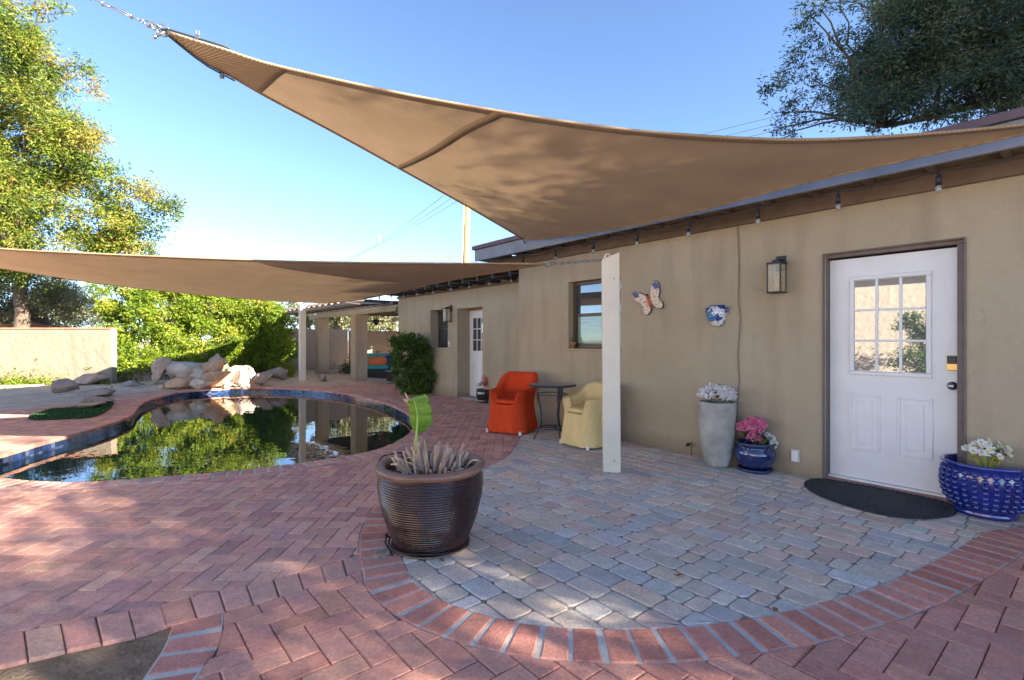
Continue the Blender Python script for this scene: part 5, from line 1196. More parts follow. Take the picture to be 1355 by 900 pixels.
# far black pot -----------------------------------------------------------
fc = G(640.5, 534); far = empty('plant_pot', (fc.x, fc.y + .05, 0), 0, 'shiny black pot of pink flowers beside the far white door', 'plant pot')
b = B(); lathe(b, [(.10, 0), (.12, .004), (.145, .03), (.125, .035), (.15, .08), (.168, .15), (.165, .22), (.155, .25), (.172, .265), (.175, .28), (.165, .285), (.15, .27), (.15, .2)], 40); obj('body', b, mat('black_glaze', (.012, .016, .018), .12, spec=.8, coat=.6), far, smooth=True)
b = B(); lathe(b, [(.001, .24), (.15, .24), (.15, .23), (.001, .23)], 24); obj('soil', b, soil, far)
b = B(); b2_ = B()
for i, (x, y, z) in enumerate(((-.02, -.05, .42), (.06, -.05, .47), (.0, 0, .50), (.10, 0, .43), (.13, -.02, .50), (.03, -.08, .37))): petals(b if i % 2 else b2_, (x, y, z), .05, 90, .03, .03)
obj('pink_flowers', b, coral, far); obj('blush_flowers', b2_, palepink, far)
b = B(); leaflets(b, (0.02, 0, .30), .14, 40, .09, .0); obj('leaves', b, green, far)
# terracotta pot on the sill ----------------------------------------------
tt, tz = HW(758, 462, PN + .06); tw = hp(tk(758, PN + .05), PN + .05, wz0 + .001); sp1 = empty('plant_pot', tw, 0, 'little terracotta pot with a cactus on the window sill', 'plant pot')
b = B(); lathe(b, [(.028, 0), (.040, .062), (.046, .063), (.048, .088), (.042, .088), (.038, .07)], 24); obj('body', b, mat('terracotta', (.48, .19, .09), .8, var=.15), sp1, smooth=True)
b = B(); sphere(b, (0, 0, .115), .028, (.9, .9, 1.5)); sphere(b, (.02, 0, .14), .015, (.8, .8, 1.4)); obj('cactus', b, mat('cactus', (.06, .12, .04), .7, bump=.5), sp1, smooth=True)
# ================================================================== SLIP-COVERED CHAIRS
def chair(px, py, rz, col, name, label, sc=1.0):
    """front of the chair faces local -y"""
    c = G(px, py); t = empty('armchair', (c.x, c.y, 0), rz, label, 'chair', 'slip-covered armchairs at the bistro table')
    fm = mat(name, col, .92, var=.10, vscale=7, bump=.9, bscale=7, bdist=.035, spec=.12, stretch=(1.4, 1.4, .55)); N = 96
    hw, hd = .255 * sc, .25 * sc; seat = .415
    def rsq(a, w_, d_, e=4.0):
        ca, sa = math.cos(a), math.sin(a); k = (abs(ca) ** e + abs(sa) ** e) ** (-1 / e); return ca * k * w_, sa * k * d_
    def top(a):     # a: angle, 90deg = back
        ca, sa = math.cos(a), math.sin(a)
        back = .80 * sc; arm = .60; x, y = rsq(a, 1, 1)
        if y > .0: h = arm + (back - arm) * (max(0, min(1, (y - .0) / .95)) ** 1.3) * 1.0
        else: h = arm - .02 + .02 * (1 + y)
        if y < -.97 and abs(x) < .74: h = seat - .015
        elif y < -.90 and abs(x) < .74: h = seat + .02
        return h
    bm = B(); rings = []
    def pt(a, k, z, infl): x, y = rsq(a, (hw + infl), (hd + infl)); return Vector((x, y, z))
    lev = [(0.025, .055), (.06, .05), (.14, .036), (.24, .024), (.33, .014), (.40, .008)]
    ths = [2 * math.pi * (i + .5) / N for i in range(N)]
    hs = [top(a) for a in ths]; hs2 = hs[:]
    for i in range(N): hs2[i] = (hs[i - 1] + 2 * hs[i] + hs[(i + 1) % N]) / 4
    flare = .0
    for z, inf in lev:
        rings.append([bm.verts.new(pt(a, 0, z, inf * (1.2 if False else 1) + .011 * math.sin(a * 11 + z * 3 + 2 * noise.noise(Vector((a, z * 2, 3)))) * max(0, 1 - z / .42) + .004 * noise.noise(Vector((math.cos(a) * 4, math.sin(a) * 4, z * 3)))) ) for a in ths])
    for f, inf in ((.35, .012), (.7, .022), (.93, .028), (1.0, .016), (1.02, -.012), (.99, -.045), (.93, -.062)):
        rings.append([bm.verts.new(pt(a, 0, .40 + (h - .40) * f if h > .45 else .40 + (h - .40) * min(f, 1.0), (inf if h > .45 else (.008 if f < .9 else -.01 - (f > .99) * .03)) + (.0 if h < .45 else .05 * max(0, (h - .6) / .2) * f * (1 if math.sin(a) > 0 else 0)) + .004 * noise.noise(Vector((math.cos(a) * 5, math.sin(a) * 5, f * 4))))) for a, h in zip(ths, hs2)])
    rings.append([bm.verts.new(pt(a, 0, seat + .005 if h > .45 else seat - .01, -.075 if h > .45 else -.06)) for a, h in zip(ths, hs2)])
    pip = [v.co.copy() for v in rings[9]]; sea = [v.co.copy() for v in rings[5]]
    for a_, b_ in zip(rings, rings[1:]):
        for k in range(N): bm.faces.new((a_[k], a_[(k + 1) % N], b_[(k + 1) % N], b_[k]))
    bm.faces.new(rings[-1])
    b = B(); tube(b, pip + pip[:1], .0055, 6, cap=False); obj('piping', b, fm, t, smooth=True)
    b = B(); tube(b, sea + sea[:1], .0045, 6, cap=False); obj('skirt_seam', b, fm, t, smooth=True)
    o = obj('slipcover', bm, fm, t, smooth=True); s_ = o.modifiers.new('sub', 'SUBSURF'); s_.levels = 1; s_.render_levels = 1
    b = B(); q = [rsq(2 * math.pi * k / 48, hw - .055, hd - .03, 3.2) for k in range(48)]; r0 = []
    for z, f in ((seat, .94), (seat + .015, 1.0), (seat + .035, 1.0), (seat + .05, .94), (seat + .056, .8), (seat + .058, .4)): r0.append([b.verts.new((x * f, y * f - .035, z)) for x, y in q])
    for a_, b_ in zip(r0, r0[1:]):
        for k in range(48): b.faces.new((a_[k], a_[(k + 1) % 48], b_[(k + 1) % 48], b_[k]))
    b.faces.new(r0[-1]); obj('seat_cushion', b, fm, t, smooth=True)
    for x in (-1, 1):
        for y in (-1, 1):
            b = B(); tube(b, [(x * (hw - .0), y * (hd - .0), 0), (x * (hw - .0), y * (hd - .0), .05)], .02, 10); obj('foot', b, M('white'), t)
    b = B(); xx = hw + .05; yy = hd + .02
    for s_ in ((-.02, .10), (.03, .07)): strip(b, (xx - .02, .16 + s_[0], .50), (.35, .1, .2), .10, .035, .1, .5, droop=3); strip(b, (xx - .0, .16 + s_[0], .49), (.15, .05, -1), .14, .02, .1, .8)
    sol(obj('tie_bow', b, fm, t), .002)
    return t
chair(678, 571, -.50, (.60, .062, .018), 'orange_canvas', 'orange slip-covered tub armchair left of the bistro table', 1.03)
chair(778, 589, -.95, (.74, .55, .25), 'yellow_canvas', 'pale yellow slip-covered tub armchair right of the bistro table', .94)
# ================================================================== BISTRO TABLE
tb = G(731, 583); bt_ = empty('bistro_table', (tb.x, tb.y + .0, 0), .35, 'round mosaic topped bistro table on curved iron legs between the armchairs', 'table')
b = B(); lathe(b, [(.001, .700), (.295, .700), (.305, .703), (.308, .715), (.305, .722), (.292, .724), (.001, .724)], 64); obj('tabletop', b, M('iron'), bt_, smooth=False)
tmos = mat('table_mosaic', (.3, .3, .3), .35, spec=.5); N_ = tmos.node_tree.nodes; L_ = tmos.node_tree.links
vo = N_.new('ShaderNodeTexVoronoi'); vo.inputs['Scale'].default_value = 26; tcm = N_.new('ShaderNodeTexCoord'); L_.new(tcm.outputs['Object'], vo.inputs['Vector'])
crm = N_.new('ShaderNodeValToRGB'); crm.color_ramp.interpolation = 'CONSTANT'; crm.color_ramp.elements[0].color = (.06, .09, .14, 1); crm.color_ramp.elements[1].position = .4; crm.color_ramp.elements[1].color = (.30, .30, .28, 1)
e = crm.color_ramp.elements.new(.6); e.color = (.35, .12, .06, 1); e = crm.color_ramp.elements.new(.75); e.color = (.12, .16, .2, 1); sp = N_.new('ShaderNodeSeparateColor'); L_.new(vo.outputs['Color'], sp.inputs[0]); L_.new(sp.outputs[0], crm.inputs[0]); L_.new(crm.outputs[0], N_['Principled BSDF'].inputs['Base Color'])
b = B(); lathe(b, [(.001, .726), (.285, .726), (.287, .7245), (.001, .7245)], 64); obj('mosaic_inlay', b, tmos, bt_)
for k in range(3):
    a = k * 2 * math.pi / 3 + .55; c_, s_ = math.cos(a), math.sin(a)
    for w_ in (-.02, .02):
        b = B(); q = [(.21, .70), (.20, .60), (.165, .45), (.145, .33), (.16, .20), (.21, .08), (.245, .0)] if w_ < 0 else [(.185, .70), (.20, .60), (.165, .45), (.145, .33), (.15, .20)]
        tube(b, [(r_ * c_ - w_ * s_ * (z > .5), r_ * s_ + w_ * c_ * (z > .5), z) for r_, z in smooth_poly(q, False, 4)], .011, 8); obj('leg', b, M('iron'), bt_, smooth=True)
b = B(); ring(b, (0, 0, .16), (0, 0, 1), .17, .008, 40)
for k in range(3): a = k * 2 * math.pi / 3 + .55; tube(b, [(0, 0, .16), (.17 * math.cos(a), .17 * math.sin(a), .16)], .008, 6)
obj('stretcher_ring', b, M('iron'), bt_, smooth=True)
b = B(); ring(b, (0, 0, .60), (0, 0, 1), .195, .006, 40); obj('apron_ring', b, M('iron'), bt_, smooth=True)
# ================================================================== ROCKS
MAT['rock'] = mat('boulder', (.30, .215, .155), .9, col2=(.55, .42, .31), vscale=3.2, bump=.9, bscale=14, bdist=.04, vdet=9)
MAT['rocktan'] = mat('boulder_tan', (.34, .20, .12), .9, col2=(.58, .40, .26), vscale=2.6, bump=.9, bscale=14, bdist=.04, vdet=9)
MAT['rockpale'] = mat('boulder_pale', (.42, .34, .27), .9, col2=(.64, .56, .47), vscale=3.6, bump=.9, bscale=14, bdist=.04, vdet=9)
MAT['rockgrey'] = mat('boulder_grey', (.19, .16, .14), .9, col2=(.38, .32, .27), vscale=3, bump=.9, bscale=14, bdist=.04, vdet=9)
def rock(px, py, wpx, hpx, seed, mt, label, group='boulders round the far side of the pool', z=None, flat=1.0, dep=None, dd=.0):
    g = P(px, py, dep) if dep else G(px, py, .03)
    s = wpx / F * g.y; h = hpx / F * g.y; R_ = random.Random(seed); b = B()
    vs = [b.verts.new(Vector((R_.gauss(0, 1), R_.gauss(0, 1), R_.gauss(0, .9))).normalized() * R_.uniform(.8, 1.2)) for _ in range(11)]
    r = bmesh.ops.convex_hull(b, input=vs); bmesh.ops.delete(b, geom=[x for x in r['geom_interior'] if isinstance(x, bmesh.types.BMVert)], context='VERTS')
    bmesh.ops.triangulate(b, faces=b.faces[:]); bmesh.ops.subdivide_edges(b, edges=b.edges[:], cuts=7, use_grid_fill=True); bmesh.ops.triangulate(b, faces=b.faces[:])
    bmesh.ops.smooth_vert(b, verts=b.verts[:], factor=.5, use_axis_x=True, use_axis_y=True, use_axis_z=True)
    for v in b.verts:
        n_ = v.co.normalized(); c1 = noise.noise(v.co * 2.3 + Vector((seed, 0, 0))); v.co += n_ * (.09 * c1 - .10 * max(0, .12 - abs(noise.noise(v.co * 1.5 + Vector((0, 0, seed))))) / .12 + .03 * noise.noise(v.co * 8))
    xs_ = [v.co.x for v in b.verts]; zs_ = [v.co.z for v in b.verts]; kx = s / (max(xs_) - min(xs_)); kz = h / (max(zs_) - min(zs_)) * 1.15
    for v in b.verts: v.co = Vector((v.co.x * kx, v.co.y * kx * .8, v.co.z * kz))
    zm = min(v.co.z for v in b.verts)
    o = obj('boulder', b, mt, smooth=True); o.location = (g.x, g.y + s * .3 + dd, g.z + h / 2 - .06 * h); tag(o, label, 'rock', group); return o
RK = [ # pile: px (centre), py (base), w, h, depth
 (215, 512, 26, 30, 13.6, 'tall brown boulder at the left foot of the rock pile'), (238, 505, 40, 24, 13.9, 'pale split boulder at the left of the rock pile'), (225, 517, 38, 14, 13.0, 'low tan rock at the front left of the pile on the coping'),
 (256, 490, 34, 12, 14.6, 'flat cream slab near the top left of the rock pile'), (262, 504, 30, 20, 13.9, 'rounded orange tan boulder in the middle of the pile'), (278, 500, 32, 24, 14.1, 'pale boulder in the middle of the pile beneath the top stone'),
 (283, 485, 30, 14, 14.8, 'wedge shaped top stone of the rock pile'), (262, 516, 28, 14, 13.1, 'light rock at the front middle of the pile'), (285, 510, 40, 18, 13.4, 'long tilted slab at the front right of the pile'),
 (304, 498, 30, 12, 14.3, 'flat tan slab on the upper right of the pile'), (312, 512, 30, 18, 13.5, 'leaning grey brown slab at the right of the pile'), (330, 505, 22, 16, 14.2, 'small grey boulder behind the right end of the pile'),
 (344, 509, 30, 16, 14.0, 'rounded grey brown boulder right of the pile'), (362, 504, 28, 16, 15.2, 'smooth brown boulder standing apart right of the pile'), (244, 516, 24, 12, 13.2, 'small sunlit rock at the front of the pile, beside the low tan one'),
 (270, 493, 26, 10, 14.5, 'small cream slab beneath the wedge shaped top stone'), (296, 505, 26, 16, 13.9, 'brown boulder behind the long tilted slab')]
for i, (px, py, w_, h_, dp, lb_) in enumerate(RK):
    rock(px, py, w_ * .97, h_ * 1.08, 30 + i, [M('rock'), M('rockpale'), M('rocktan')][i % 3] if i not in (10, 11, 12, 13) else M('rockgrey'), lb_, dep=dp)
for i, (px, py, w_, h_, lb_) in enumerate([(210, 517, 12, 8, 'little tan stone at the leftmost foot of the rock pile'), (231, 492, 15, 9, 'pale stone resting on top of the leftmost boulders'), (252, 508, 14, 9, 'small pale stone wedged in the middle of the pile'),
    (268, 482, 20, 12, 'cream block left of the wedge shaped top stone'), (296, 481, 18, 11, 'tan block right of the wedge shaped top stone'), (318, 497, 16, 11, 'pale block behind the leaning grey brown slab'), (228, 503, 16, 12, 'squarish tan stone between the tall brown boulder and the pale split one'),
    (304, 508, 16, 10, 'cream stone before the brown boulder right of the long slab'), (250, 484, 17, 9, 'flat pale stone on the upper left shoulder of the pile'), (272, 512, 13, 9, 'small grey stone wedged low in the middle of the pile'), (298, 514, 14, 8, 'small flat stone at the water side of the long tilted slab'), (322, 515, 13, 7, 'small grey stone at the right foot of the rock pile'), (292, 493, 14, 9, 'brown stone tucked under the flat slab at the upper right of the pile'), (243, 499, 13, 8, 'tan stone perched on the pale split boulder')]):
    rock(px, py, w_ * 1.1, h_ * 1.1, 130 + i, [M('rocktan'), M('rockpale'), M('rock'), M('rockgrey')][i % 4], lb_, dep=13.15 + (516 - py) * .08)
for i, (px, py, w_, h_, lb_) in enumerate([(116, 513, 38, 14, 'rounded pale boulder on the sand before the garden wall'), (78, 523, 30, 18, 'dark brown pointed boulder on the sand near the weeds'), (118, 526, 46, 11, 'long flat grey rock on the sand in the middle of the bed'),
    (168, 515, 32, 9, 'flat grey rock on the sand between the hedge and the pool'), (122, 535, 40, 8, 'flat pale grey rock just behind the green turf'), (112, 541, 32, 8, 'low brown rock at the edge of the green turf'),
    (424, 506, 14, 10, 'blue grey leaning slab at the foot of the farther pillar')]):
    rock(px, py, w_, h_, 80 + i, M('rockgrey') if i in (1, 2, 3, 4, 6) else M('rock'), lb_)
MAT['paleside'] = mat('timber_kerb', (.42, .33, .26), .8, var=.2)
a_ = G(-60, 516.5); c_ = G(58, 514.5); b = B(); tube(b, [a_ + Vector((0, 0, .05)), c_ + Vector((0, 0, .05))], .045, 10); o = obj('log', b, MAT['paleside'], smooth=True); tag(o, 'long thin pale log lying on the ground before the cream wall', 'log')
# ================================================================== FOLIAGE
def leaf_mat(name, cols, tr=.45, rough=.5):
    m = bpy.data.materials.new(name); m.use_nodes = True; n = m.node_tree; N = n.nodes; L = n.links; b = N['Principled BSDF']
    at = N.new('ShaderNodeAttribute'); at.attribute_name = 'tone'; cr = N.new('ShaderNodeValToRGB'); L.new(at.outputs['Fac'], cr.inputs[0])
    cr.color_ramp.elements[0].color = (*cols[0], 1); cr.color_ramp.elements[1].color = (*cols[-1], 1)
    for i, c in enumerate(cols[1:-1]): e = cr.color_ramp.elements.new((i + 1) / (len(cols) - 1)); e.color = (*c, 1)
    L.new(cr.outputs[0], b.inputs['Base Color']); b.inputs['Roughness'].default_value = rough; b.inputs['Specular IOR Level'].default_value = .35
    t = N.new('ShaderNodeBsdfTranslucent'); L.new(cr.outputs[0], t.inputs[0]); x = N.new('ShaderNodeMixShader'); x.inputs[0].default_value = tr
    L.new(b.outputs[0], x.inputs[1]); L.new(t.outputs[0], x.inputs[2]); L.new(x.outputs[0], N['Material Output'].inputs[0]); return m
def leaves(name, pos, size, aspect, mt, parent, tone=None, dirs=None, updown=.35, seed=1):
    """pos (n,3): one folded two-triangle leaf each"""
    R = np.random.default_rng(seed); n_ = len(pos); d = R.normal(0, 1, (n_, 3)) if dirs is None else dirs + R.normal(0, .55, (n_, 3)); d[:, 2] = d[:, 2] * .7 - updown
    d /= np.linalg.norm(d, axis=1)[:, None]; r = R.normal(0, 1, (n_, 3)); r[:, 2] *= .5; s = np.cross(d, r); s /= np.linalg.norm(s, axis=1)[:, None] + 1e-9; u = np.cross(s, d)
    L_ = (size * R.uniform(.6, 1.3, n_))[:, None]; w_ = L_ * aspect * .5
    v = np.stack([pos, pos + d * L_ * .45 + s * w_ + u * w_ * .35, pos + d * L_, pos + d * L_ * .45 - s * w_ + u * w_ * .35], 1).reshape(-1, 3)
    me = bpy.data.meshes.new(name); i = np.arange(n_) * 4
    f = np.stack([i, i + 1, i + 2, i, i + 2, i + 3], 1).reshape(-1)
    me.vertices.add(len(v)); me.vertices.foreach_set('co', v.astype(np.float32).ravel()); me.loops.add(len(f)); me.loops.foreach_set('vertex_index', f.astype(np.int32))
    me.polygons.add(n_ * 2); me.polygons.foreach_set('loop_start', np.arange(n_ * 2, dtype=np.int32) * 3); me.polygons.foreach_set('loop_total', np.full(n_ * 2, 3, np.int32)); me.update(calc_edges=True)
    if tone is None: tone = R.random(n_)
    a = me.attributes.new('tone', 'FLOAT', 'FACE'); a.data.foreach_set('value', np.repeat(np.clip(tone, 0, 1), 2).astype(np.float32)); me.materials.append(mt)
    o = bpy.data.objects.new(name, me); COL.objects.link(o)
    if parent: o.parent = parent
    return o
def blob_pos(blobs, dens, R, twig=14, tw_r=.16, shell=.55):
    """blobs: list of (x,y,z,r); leaves gather on small twigs spread over each blob's shell"""
    out = []; tone = []; dirs = []
    for x, y, z, r in blobs:
        nt_ = max(6, int(dens * r * r)); d = R.normal(0, 1, (nt_, 3)); d /= np.linalg.norm(d, axis=1)[:, None]; rad = r * (shell + (1 - shell) * R.random(nt_) ** .7) * (1 + .15 * R.normal(0, 1, nt_)); c = np.array([x, y, z]) + d * rad[:, None] * np.array([1, 1, .85])
        tt = np.clip(.5 + .18 * R.normal(0, 1, nt_) + .2 * R.normal(), 0, 1)
        along = d + R.normal(0, .5, (nt_, 3)); along /= np.linalg.norm(along, axis=1)[:, None]
        k = twig; u = R.random((nt_, k)) ; p = c[:, None, :] + along[:, None, :] * (u[:, :, None] - .5) * tw_r * 2.6 + R.normal(0, tw_r * .33, (nt_, k, 3))
        out.append(p.reshape(-1, 3)); tone.append((tt[:, None] + .16 * R.normal(0, 1, (nt_, k))).reshape(-1)); dirs.append(np.repeat(along, k, 0))
    return np.concatenate(out), np.concatenate(tone), np.concatenate(dirs)
bark = mat('bark', (.11, .08, .06), .9, var=.35, vscale=9, bump=.8, bscale=25); barkpale = mat('bark_pale', (.26, .22, .18), .9, var=.3, vscale=9, bump=.6)
def limb(b, a, c, r0, r1, sag=.0, seed=0, n_=6):
    R = random.Random(seed); a = Vector(a); c = Vector(c); L_ = (c - a).length; pts = []
    for i in range(n_ + 1):
        u = i / n_; q = a.lerp(c, u); q.z += sag * math.sin(math.pi * u) * L_; k = math.sin(math.pi * u) * L_ * .05; q += Vector((R.uniform(-k, k), R.uniform(-k, k), R.uniform(-k, k) * .5)); pts.append(q)
    tube(b, pts, [r0 + (r1 - r0) * i / n_ for i in range(n_ + 1)], 7)
def tree(name, base, fork, blobs, lm, lsize, asp, dens, label, group=None, twig=14, tw_r=.16, r0=.2, seed=1, bk=None, shell=.5, cat='tree', nl=26):
    t = empty(name, base, 0, label, cat, group); R = np.random.default_rng(seed); o3 = Vector(base)
    b = B(); limb(b, (0, 0, -.1), Vector(fork) - o3, r0, r0 * .62, 0, seed); obj('trunk', b, bk or bark, t, smooth=True)
    b = B(); sel = list(range(len(blobs))); R.shuffle(sel); fk = Vector(fork) - o3; mains = []
    for i in sel[:max(3, nl // 7)]:
        c = Vector(blobs[i][:3]) - o3; c = fk + (c - fk) * .7; mains.append(c); limb(b, fk, c, r0 * .45, r0 * .14, .06, seed + i)
    for i in sel[:nl * 2]:
        c = Vector(blobs[i][:3]) - o3; m_ = min(mains, key=lambda q: (q - c).length)
        if (m_ - c).length < 4.0 * r0 / .2: limb(b, m_, c, r0 * .11, .006, .05, seed + i)
    obj('branches', b, bk or bark, t, smooth=True)
    p, tn, d = blob_pos(blobs, dens, R, twig, tw_r, shell); p -= np.array(base); leaves('foliage', p, lsize, asp, lm, t, tn, d, seed=seed); return t
def bl(lst, jit=0, seed=0):
    R = random.Random(seed); out = []
    for px, py, dep, rpx in lst:
        q = P(px, py, dep); out.append((q.x, q.y, q.z, rpx / F * dep))
    return out
LM_Y = leaf_mat('leaf_yellow_green', [(0.030, 0.060, 0.009), (0.070, 0.120, 0.011), (0.125, 0.180, 0.016), (0.185, 0.205, 0.025), (0.25, 0.185, 0.045)], .42)
LM_H = leaf_mat('leaf_hedge', [(0.055, 0.105, 0.011), (0.105, 0.18, 0.014), (0.165, 0.25, 0.019), (0.225, 0.30, 0.026), (0.30, 0.31, 0.035)], .5)
LM_D = leaf_mat('leaf_dark', [(.022, .045, .028), (.040, .072, .042), (.060, .098, .052), (.11, .13, .06)], .3)
LM_O = leaf_mat('leaf_olive', [(.075, .095, .045), (.13, .15, .075), (.20, .21, .11), (.27, .26, .15)], .4)
LM_B = leaf_mat('leaf_bush', [(.022, .055, .014), (.045, .10, .022), (.07, .145, .03), (.11, .20, .04)], .35)
LM_W = leaf_mat('leaf_shrub', [(.030, .065, .014), (.065, .125, .022), (.105, .18, .03), (.16, .24, .04)], .35)
# big left tree -------------------------------------------------------------
lt = []
R = random.Random(5)
def fill(poly, n_, dep, dj, rr, k=.55):
    P2 = Poly(np.array(poly, float)); xs_, ys_ = P2.p[:, 0], P2.p[:, 1]; out = []
    while len(out) < n_:
        x, y = R.uniform(xs_.min(), xs_.max()), R.uniform(ys_.min(), ys_.max()); r_ = R.uniform(*rr)
        s = P2.sd(np.array([x, y]))[0]
        if s < -r_ * k: out.append((x, y, dep + R.uniform(-dj, dj), r_))
    return out
lt += fill([(-230, -170), (10, -190), (40, -120), (30, 0), (60, 30), (75, 60), (100, 80), (115, 130), (130, 165), (128, 185), (100, 200), (110, 250), (100, 330), (90, 395), (-230, 380)], 300, 17, 2.2, (15, 31), 1.0)
lt += fill([(60, 160), (125, 160), (140, 200), (158, 240), (190, 300), (205, 345), (60, 360)], 50, 16.5, 1.2, (11, 20), .9)
lt += [(112, 88, 16, 16), (122, 120, 16, 13), (128, 178, 16, 12), (150, 225, 16, 13), (162, 240, 16, 15), (178, 250, 16, 20), (200, 262, 16, 20), (215, 275, 16, 18), (228, 272, 16, 14), (236, 285, 16, 9), (180, 285, 16, 22), (205, 305, 16, 16), (168, 315, 16, 22), (190, 330, 16, 18), (150, 330, 16, 22), (205, 338, 16, 12),
       (20, 12, 12, 12), (45, 6, 12, 12), (62, 14, 12, 10), (80, 8, 12, 6)]
tb_ = Vector((-17.5, 17.6, 0))
tree('shade_tree', tb_, (-17.2, 17.5, 3.4), bl(lt), LM_Y, .115, .34, 165, 'tall yellow green tree rising at the left edge behind the garden wall', twig=17, tw_r=.20, r0=.28, seed=3, shell=.35, nl=60)
# hedge ----------------------------------------------------------------------
hb = []
for i in range(210):
    u = R.random(); px = 132 + 248 * u; top_ = 392 if px < 330 else 392 + (px - 330) * .35; bot = 512 - (6 if px > 190 else 0); y_ = R.uniform(top_ - (26 if px < 330 else 0), bot - 12); dep = 14.5 + 1.9 * u + R.uniform(-.3, .9) + (bot - y_) * .008; hb.append((px, y_, dep, R.uniform(10, 17)))
hb += [(118 + 7 * k, 505 - 7 * (k % 4), 15, 10) for k in range(5)] + [(378, 440, 16.4, 9), (382, 455, 16.4, 8), (384, 470, 16.4, 8), (376, 488, 16.4, 11), (370, 420, 16.5, 12), (350, 402, 16.5, 14), (372, 500, 16.2, 9)]
hcol = Vector((-9.6, 16.0, 0)); hg = empty('hedge', hcol, 0, 'big bright green leafy hedge behind the rock pile, sunlit', 'hedge'); Rn = np.random.default_rng(21)
hbl = bl(hb); p_, tn_, d_ = blob_pos(hbl, 560, Rn, 15, .10, .35); keep = p_[:, 2] > .03; p_, tn_, d_ = p_[keep], tn_[keep], d_[keep]; leaves('foliage', p_ - np.array(hcol), .066, .58, LM_H, hg, tn_, d_, seed=8)
b = B()
for k in range(24):
    x, y, z, r_ = hbl[k * 2]; bx_ = x * .6 + R.uniform(-12.2, -7) * .4; limb(b, Vector((bx_, 16.2 + R.uniform(-.3, .4), 0)) - hcol, Vector((x, y, z)) - hcol, .03, .008, 0, k)
obj('stems', b, bark, hg, smooth=True)
# dry brush at the foot of the hedge
b = B(); g0 = G(165, 510)
for k in range(260):
    x = RNG.normal(0, .5); y = RNG.normal(0, .2); a = RNG.uniform(0, 6.28); tube(b, [(x, y, 0), (x + .1 * math.cos(a), y + .1 * math.sin(a), .2), (x + .3 * math.cos(a), y + .2 * math.sin(a), RNG.uniform(.2, .5))], [.006, .004, .002], 3, cap=False)
o = obj('dry_brush', b, mat('dry_twigs', (.34, .25, .18), .9, var=.3)); o.location = g0 - Vector((0, -.2, 0)); tag(o, 'tangle of dry grey twigs at the foot of the hedge, left of the rock pile', 'brush', kind='stuff')
# olive bush & background trees ------------------------------------------------
ob = fill([(-60, 365), (60, 360), (140, 375), (160, 438), (-60, 438)], 66, 19, 1.4, (12, 22))
tree('olive_tree', (-17.2, 20.2, 0), (-17, 20.2, 1.2), bl(ob), LM_O, .085, .30, 240, 'grey green feathery tree above the cream garden wall at the left', twig=18, tw_r=.2, r0=.12, seed=9, bk=barkpale, shell=.2)
db = fill([(-150, 355), (10, 360), (22, 425), (-150, 432)], 12, 22, 1, (18, 28))
tree('dark_tree', (-24, 23, 0), (-24, 23, 1.3), bl(db), LM_D, .16, .4, 60, 'dark bushy tree behind the feathery one at the far left edge', r0=.14, seed=10)
for i, (poly, n_, dep, lb_) in enumerate([([(380, 398), (425, 402), (425, 440), (380, 440)], 8, 26, 'pale green bush above the grey wall left of the farther pillar'), ([(425, 398), (520, 402), (525, 445), (425, 445)], 60, 25, 'speckled green bush above the wall between the pergola pillars'), ([(190, 390), (330, 380), (385, 400), (380, 440), (200, 440)], 24, 24, 'green tree crowns showing behind the top of the hedge')]):
    f_ = bl(fill(poly, n_, dep, 1.5, (7, 13) if i < 2 else (14, 22))); m_ = np.array(f_).mean(0)
    tree('background_bush', (m_[0], m_[1], 0), (m_[0], m_[1], 1.2), f_, LM_O, .11, .45, 260, lb_, 'bushes beyond the garden walls', twig=14, tw_r=.18, r0=.08, seed=40 + i, cat='bush', shell=.2)
# dark tree over the roof ------------------------------------------------------
dt = fill([(1135, -60), (1400, -70), (1420, 60), (1420, 150), (1400, 140), (1290, 160), (1190, 172), (1110, 172), (1090, 120), (1110, 60), (1150, 20)], 175, 5.6, .7, (17, 36), .8)
sp = [(1012, 120, 5), (1022, 115, 6), (1036, 112, 7), (1048, 102, 8), (1040, 90, 6), (1060, 88, 10), (1056, 70, 7), (1066, 60, 8), (1078, 48, 8), (1060, 34, 6), (1072, 22, 7), (1085, 12, 8), (1068, 4, 6), (1095, 0, 8), (1110, 8, 7), (1130, 2, 7), (1092, 62, 10), (1108, 45, 9), (1120, 58, 12), (1135, 42, 11), (1085, 82, 11), (1104, 78, 12), (1075, 105, 10), (1060, 125, 9), (1046, 138, 8), (1034, 150, 7), (1070, 145, 10), (1058, 160, 8), (1090, 130, 11), (1088, 155, 12), (1105, 110, 12), (1110, 140, 14), (1128, 165, 12), (1150, 120, 18), (1140, 80, 16), (1150, 55, 14), (1160, 28, 12), (1030, 170, 6), (1045, 176, 6)]
dbl = bl(fill([(1120, 125), (1360, 110), (1360, 160), (1110, 184)], 40, 5.5, .4, (9, 15))) + bl(dt) + bl([(a, b_, 5.5, c) for a, b_, c in sp])
tree('evergreen_tree', (8.6, 6.3, 0), (7.2, 6.0, 3.9), dbl, LM_D, .046, .30, 560, 'dark small leaved evergreen tree hanging over the roof at the upper right', twig=20, tw_r=.085, r0=.18, seed=12, shell=.3, nl=30)
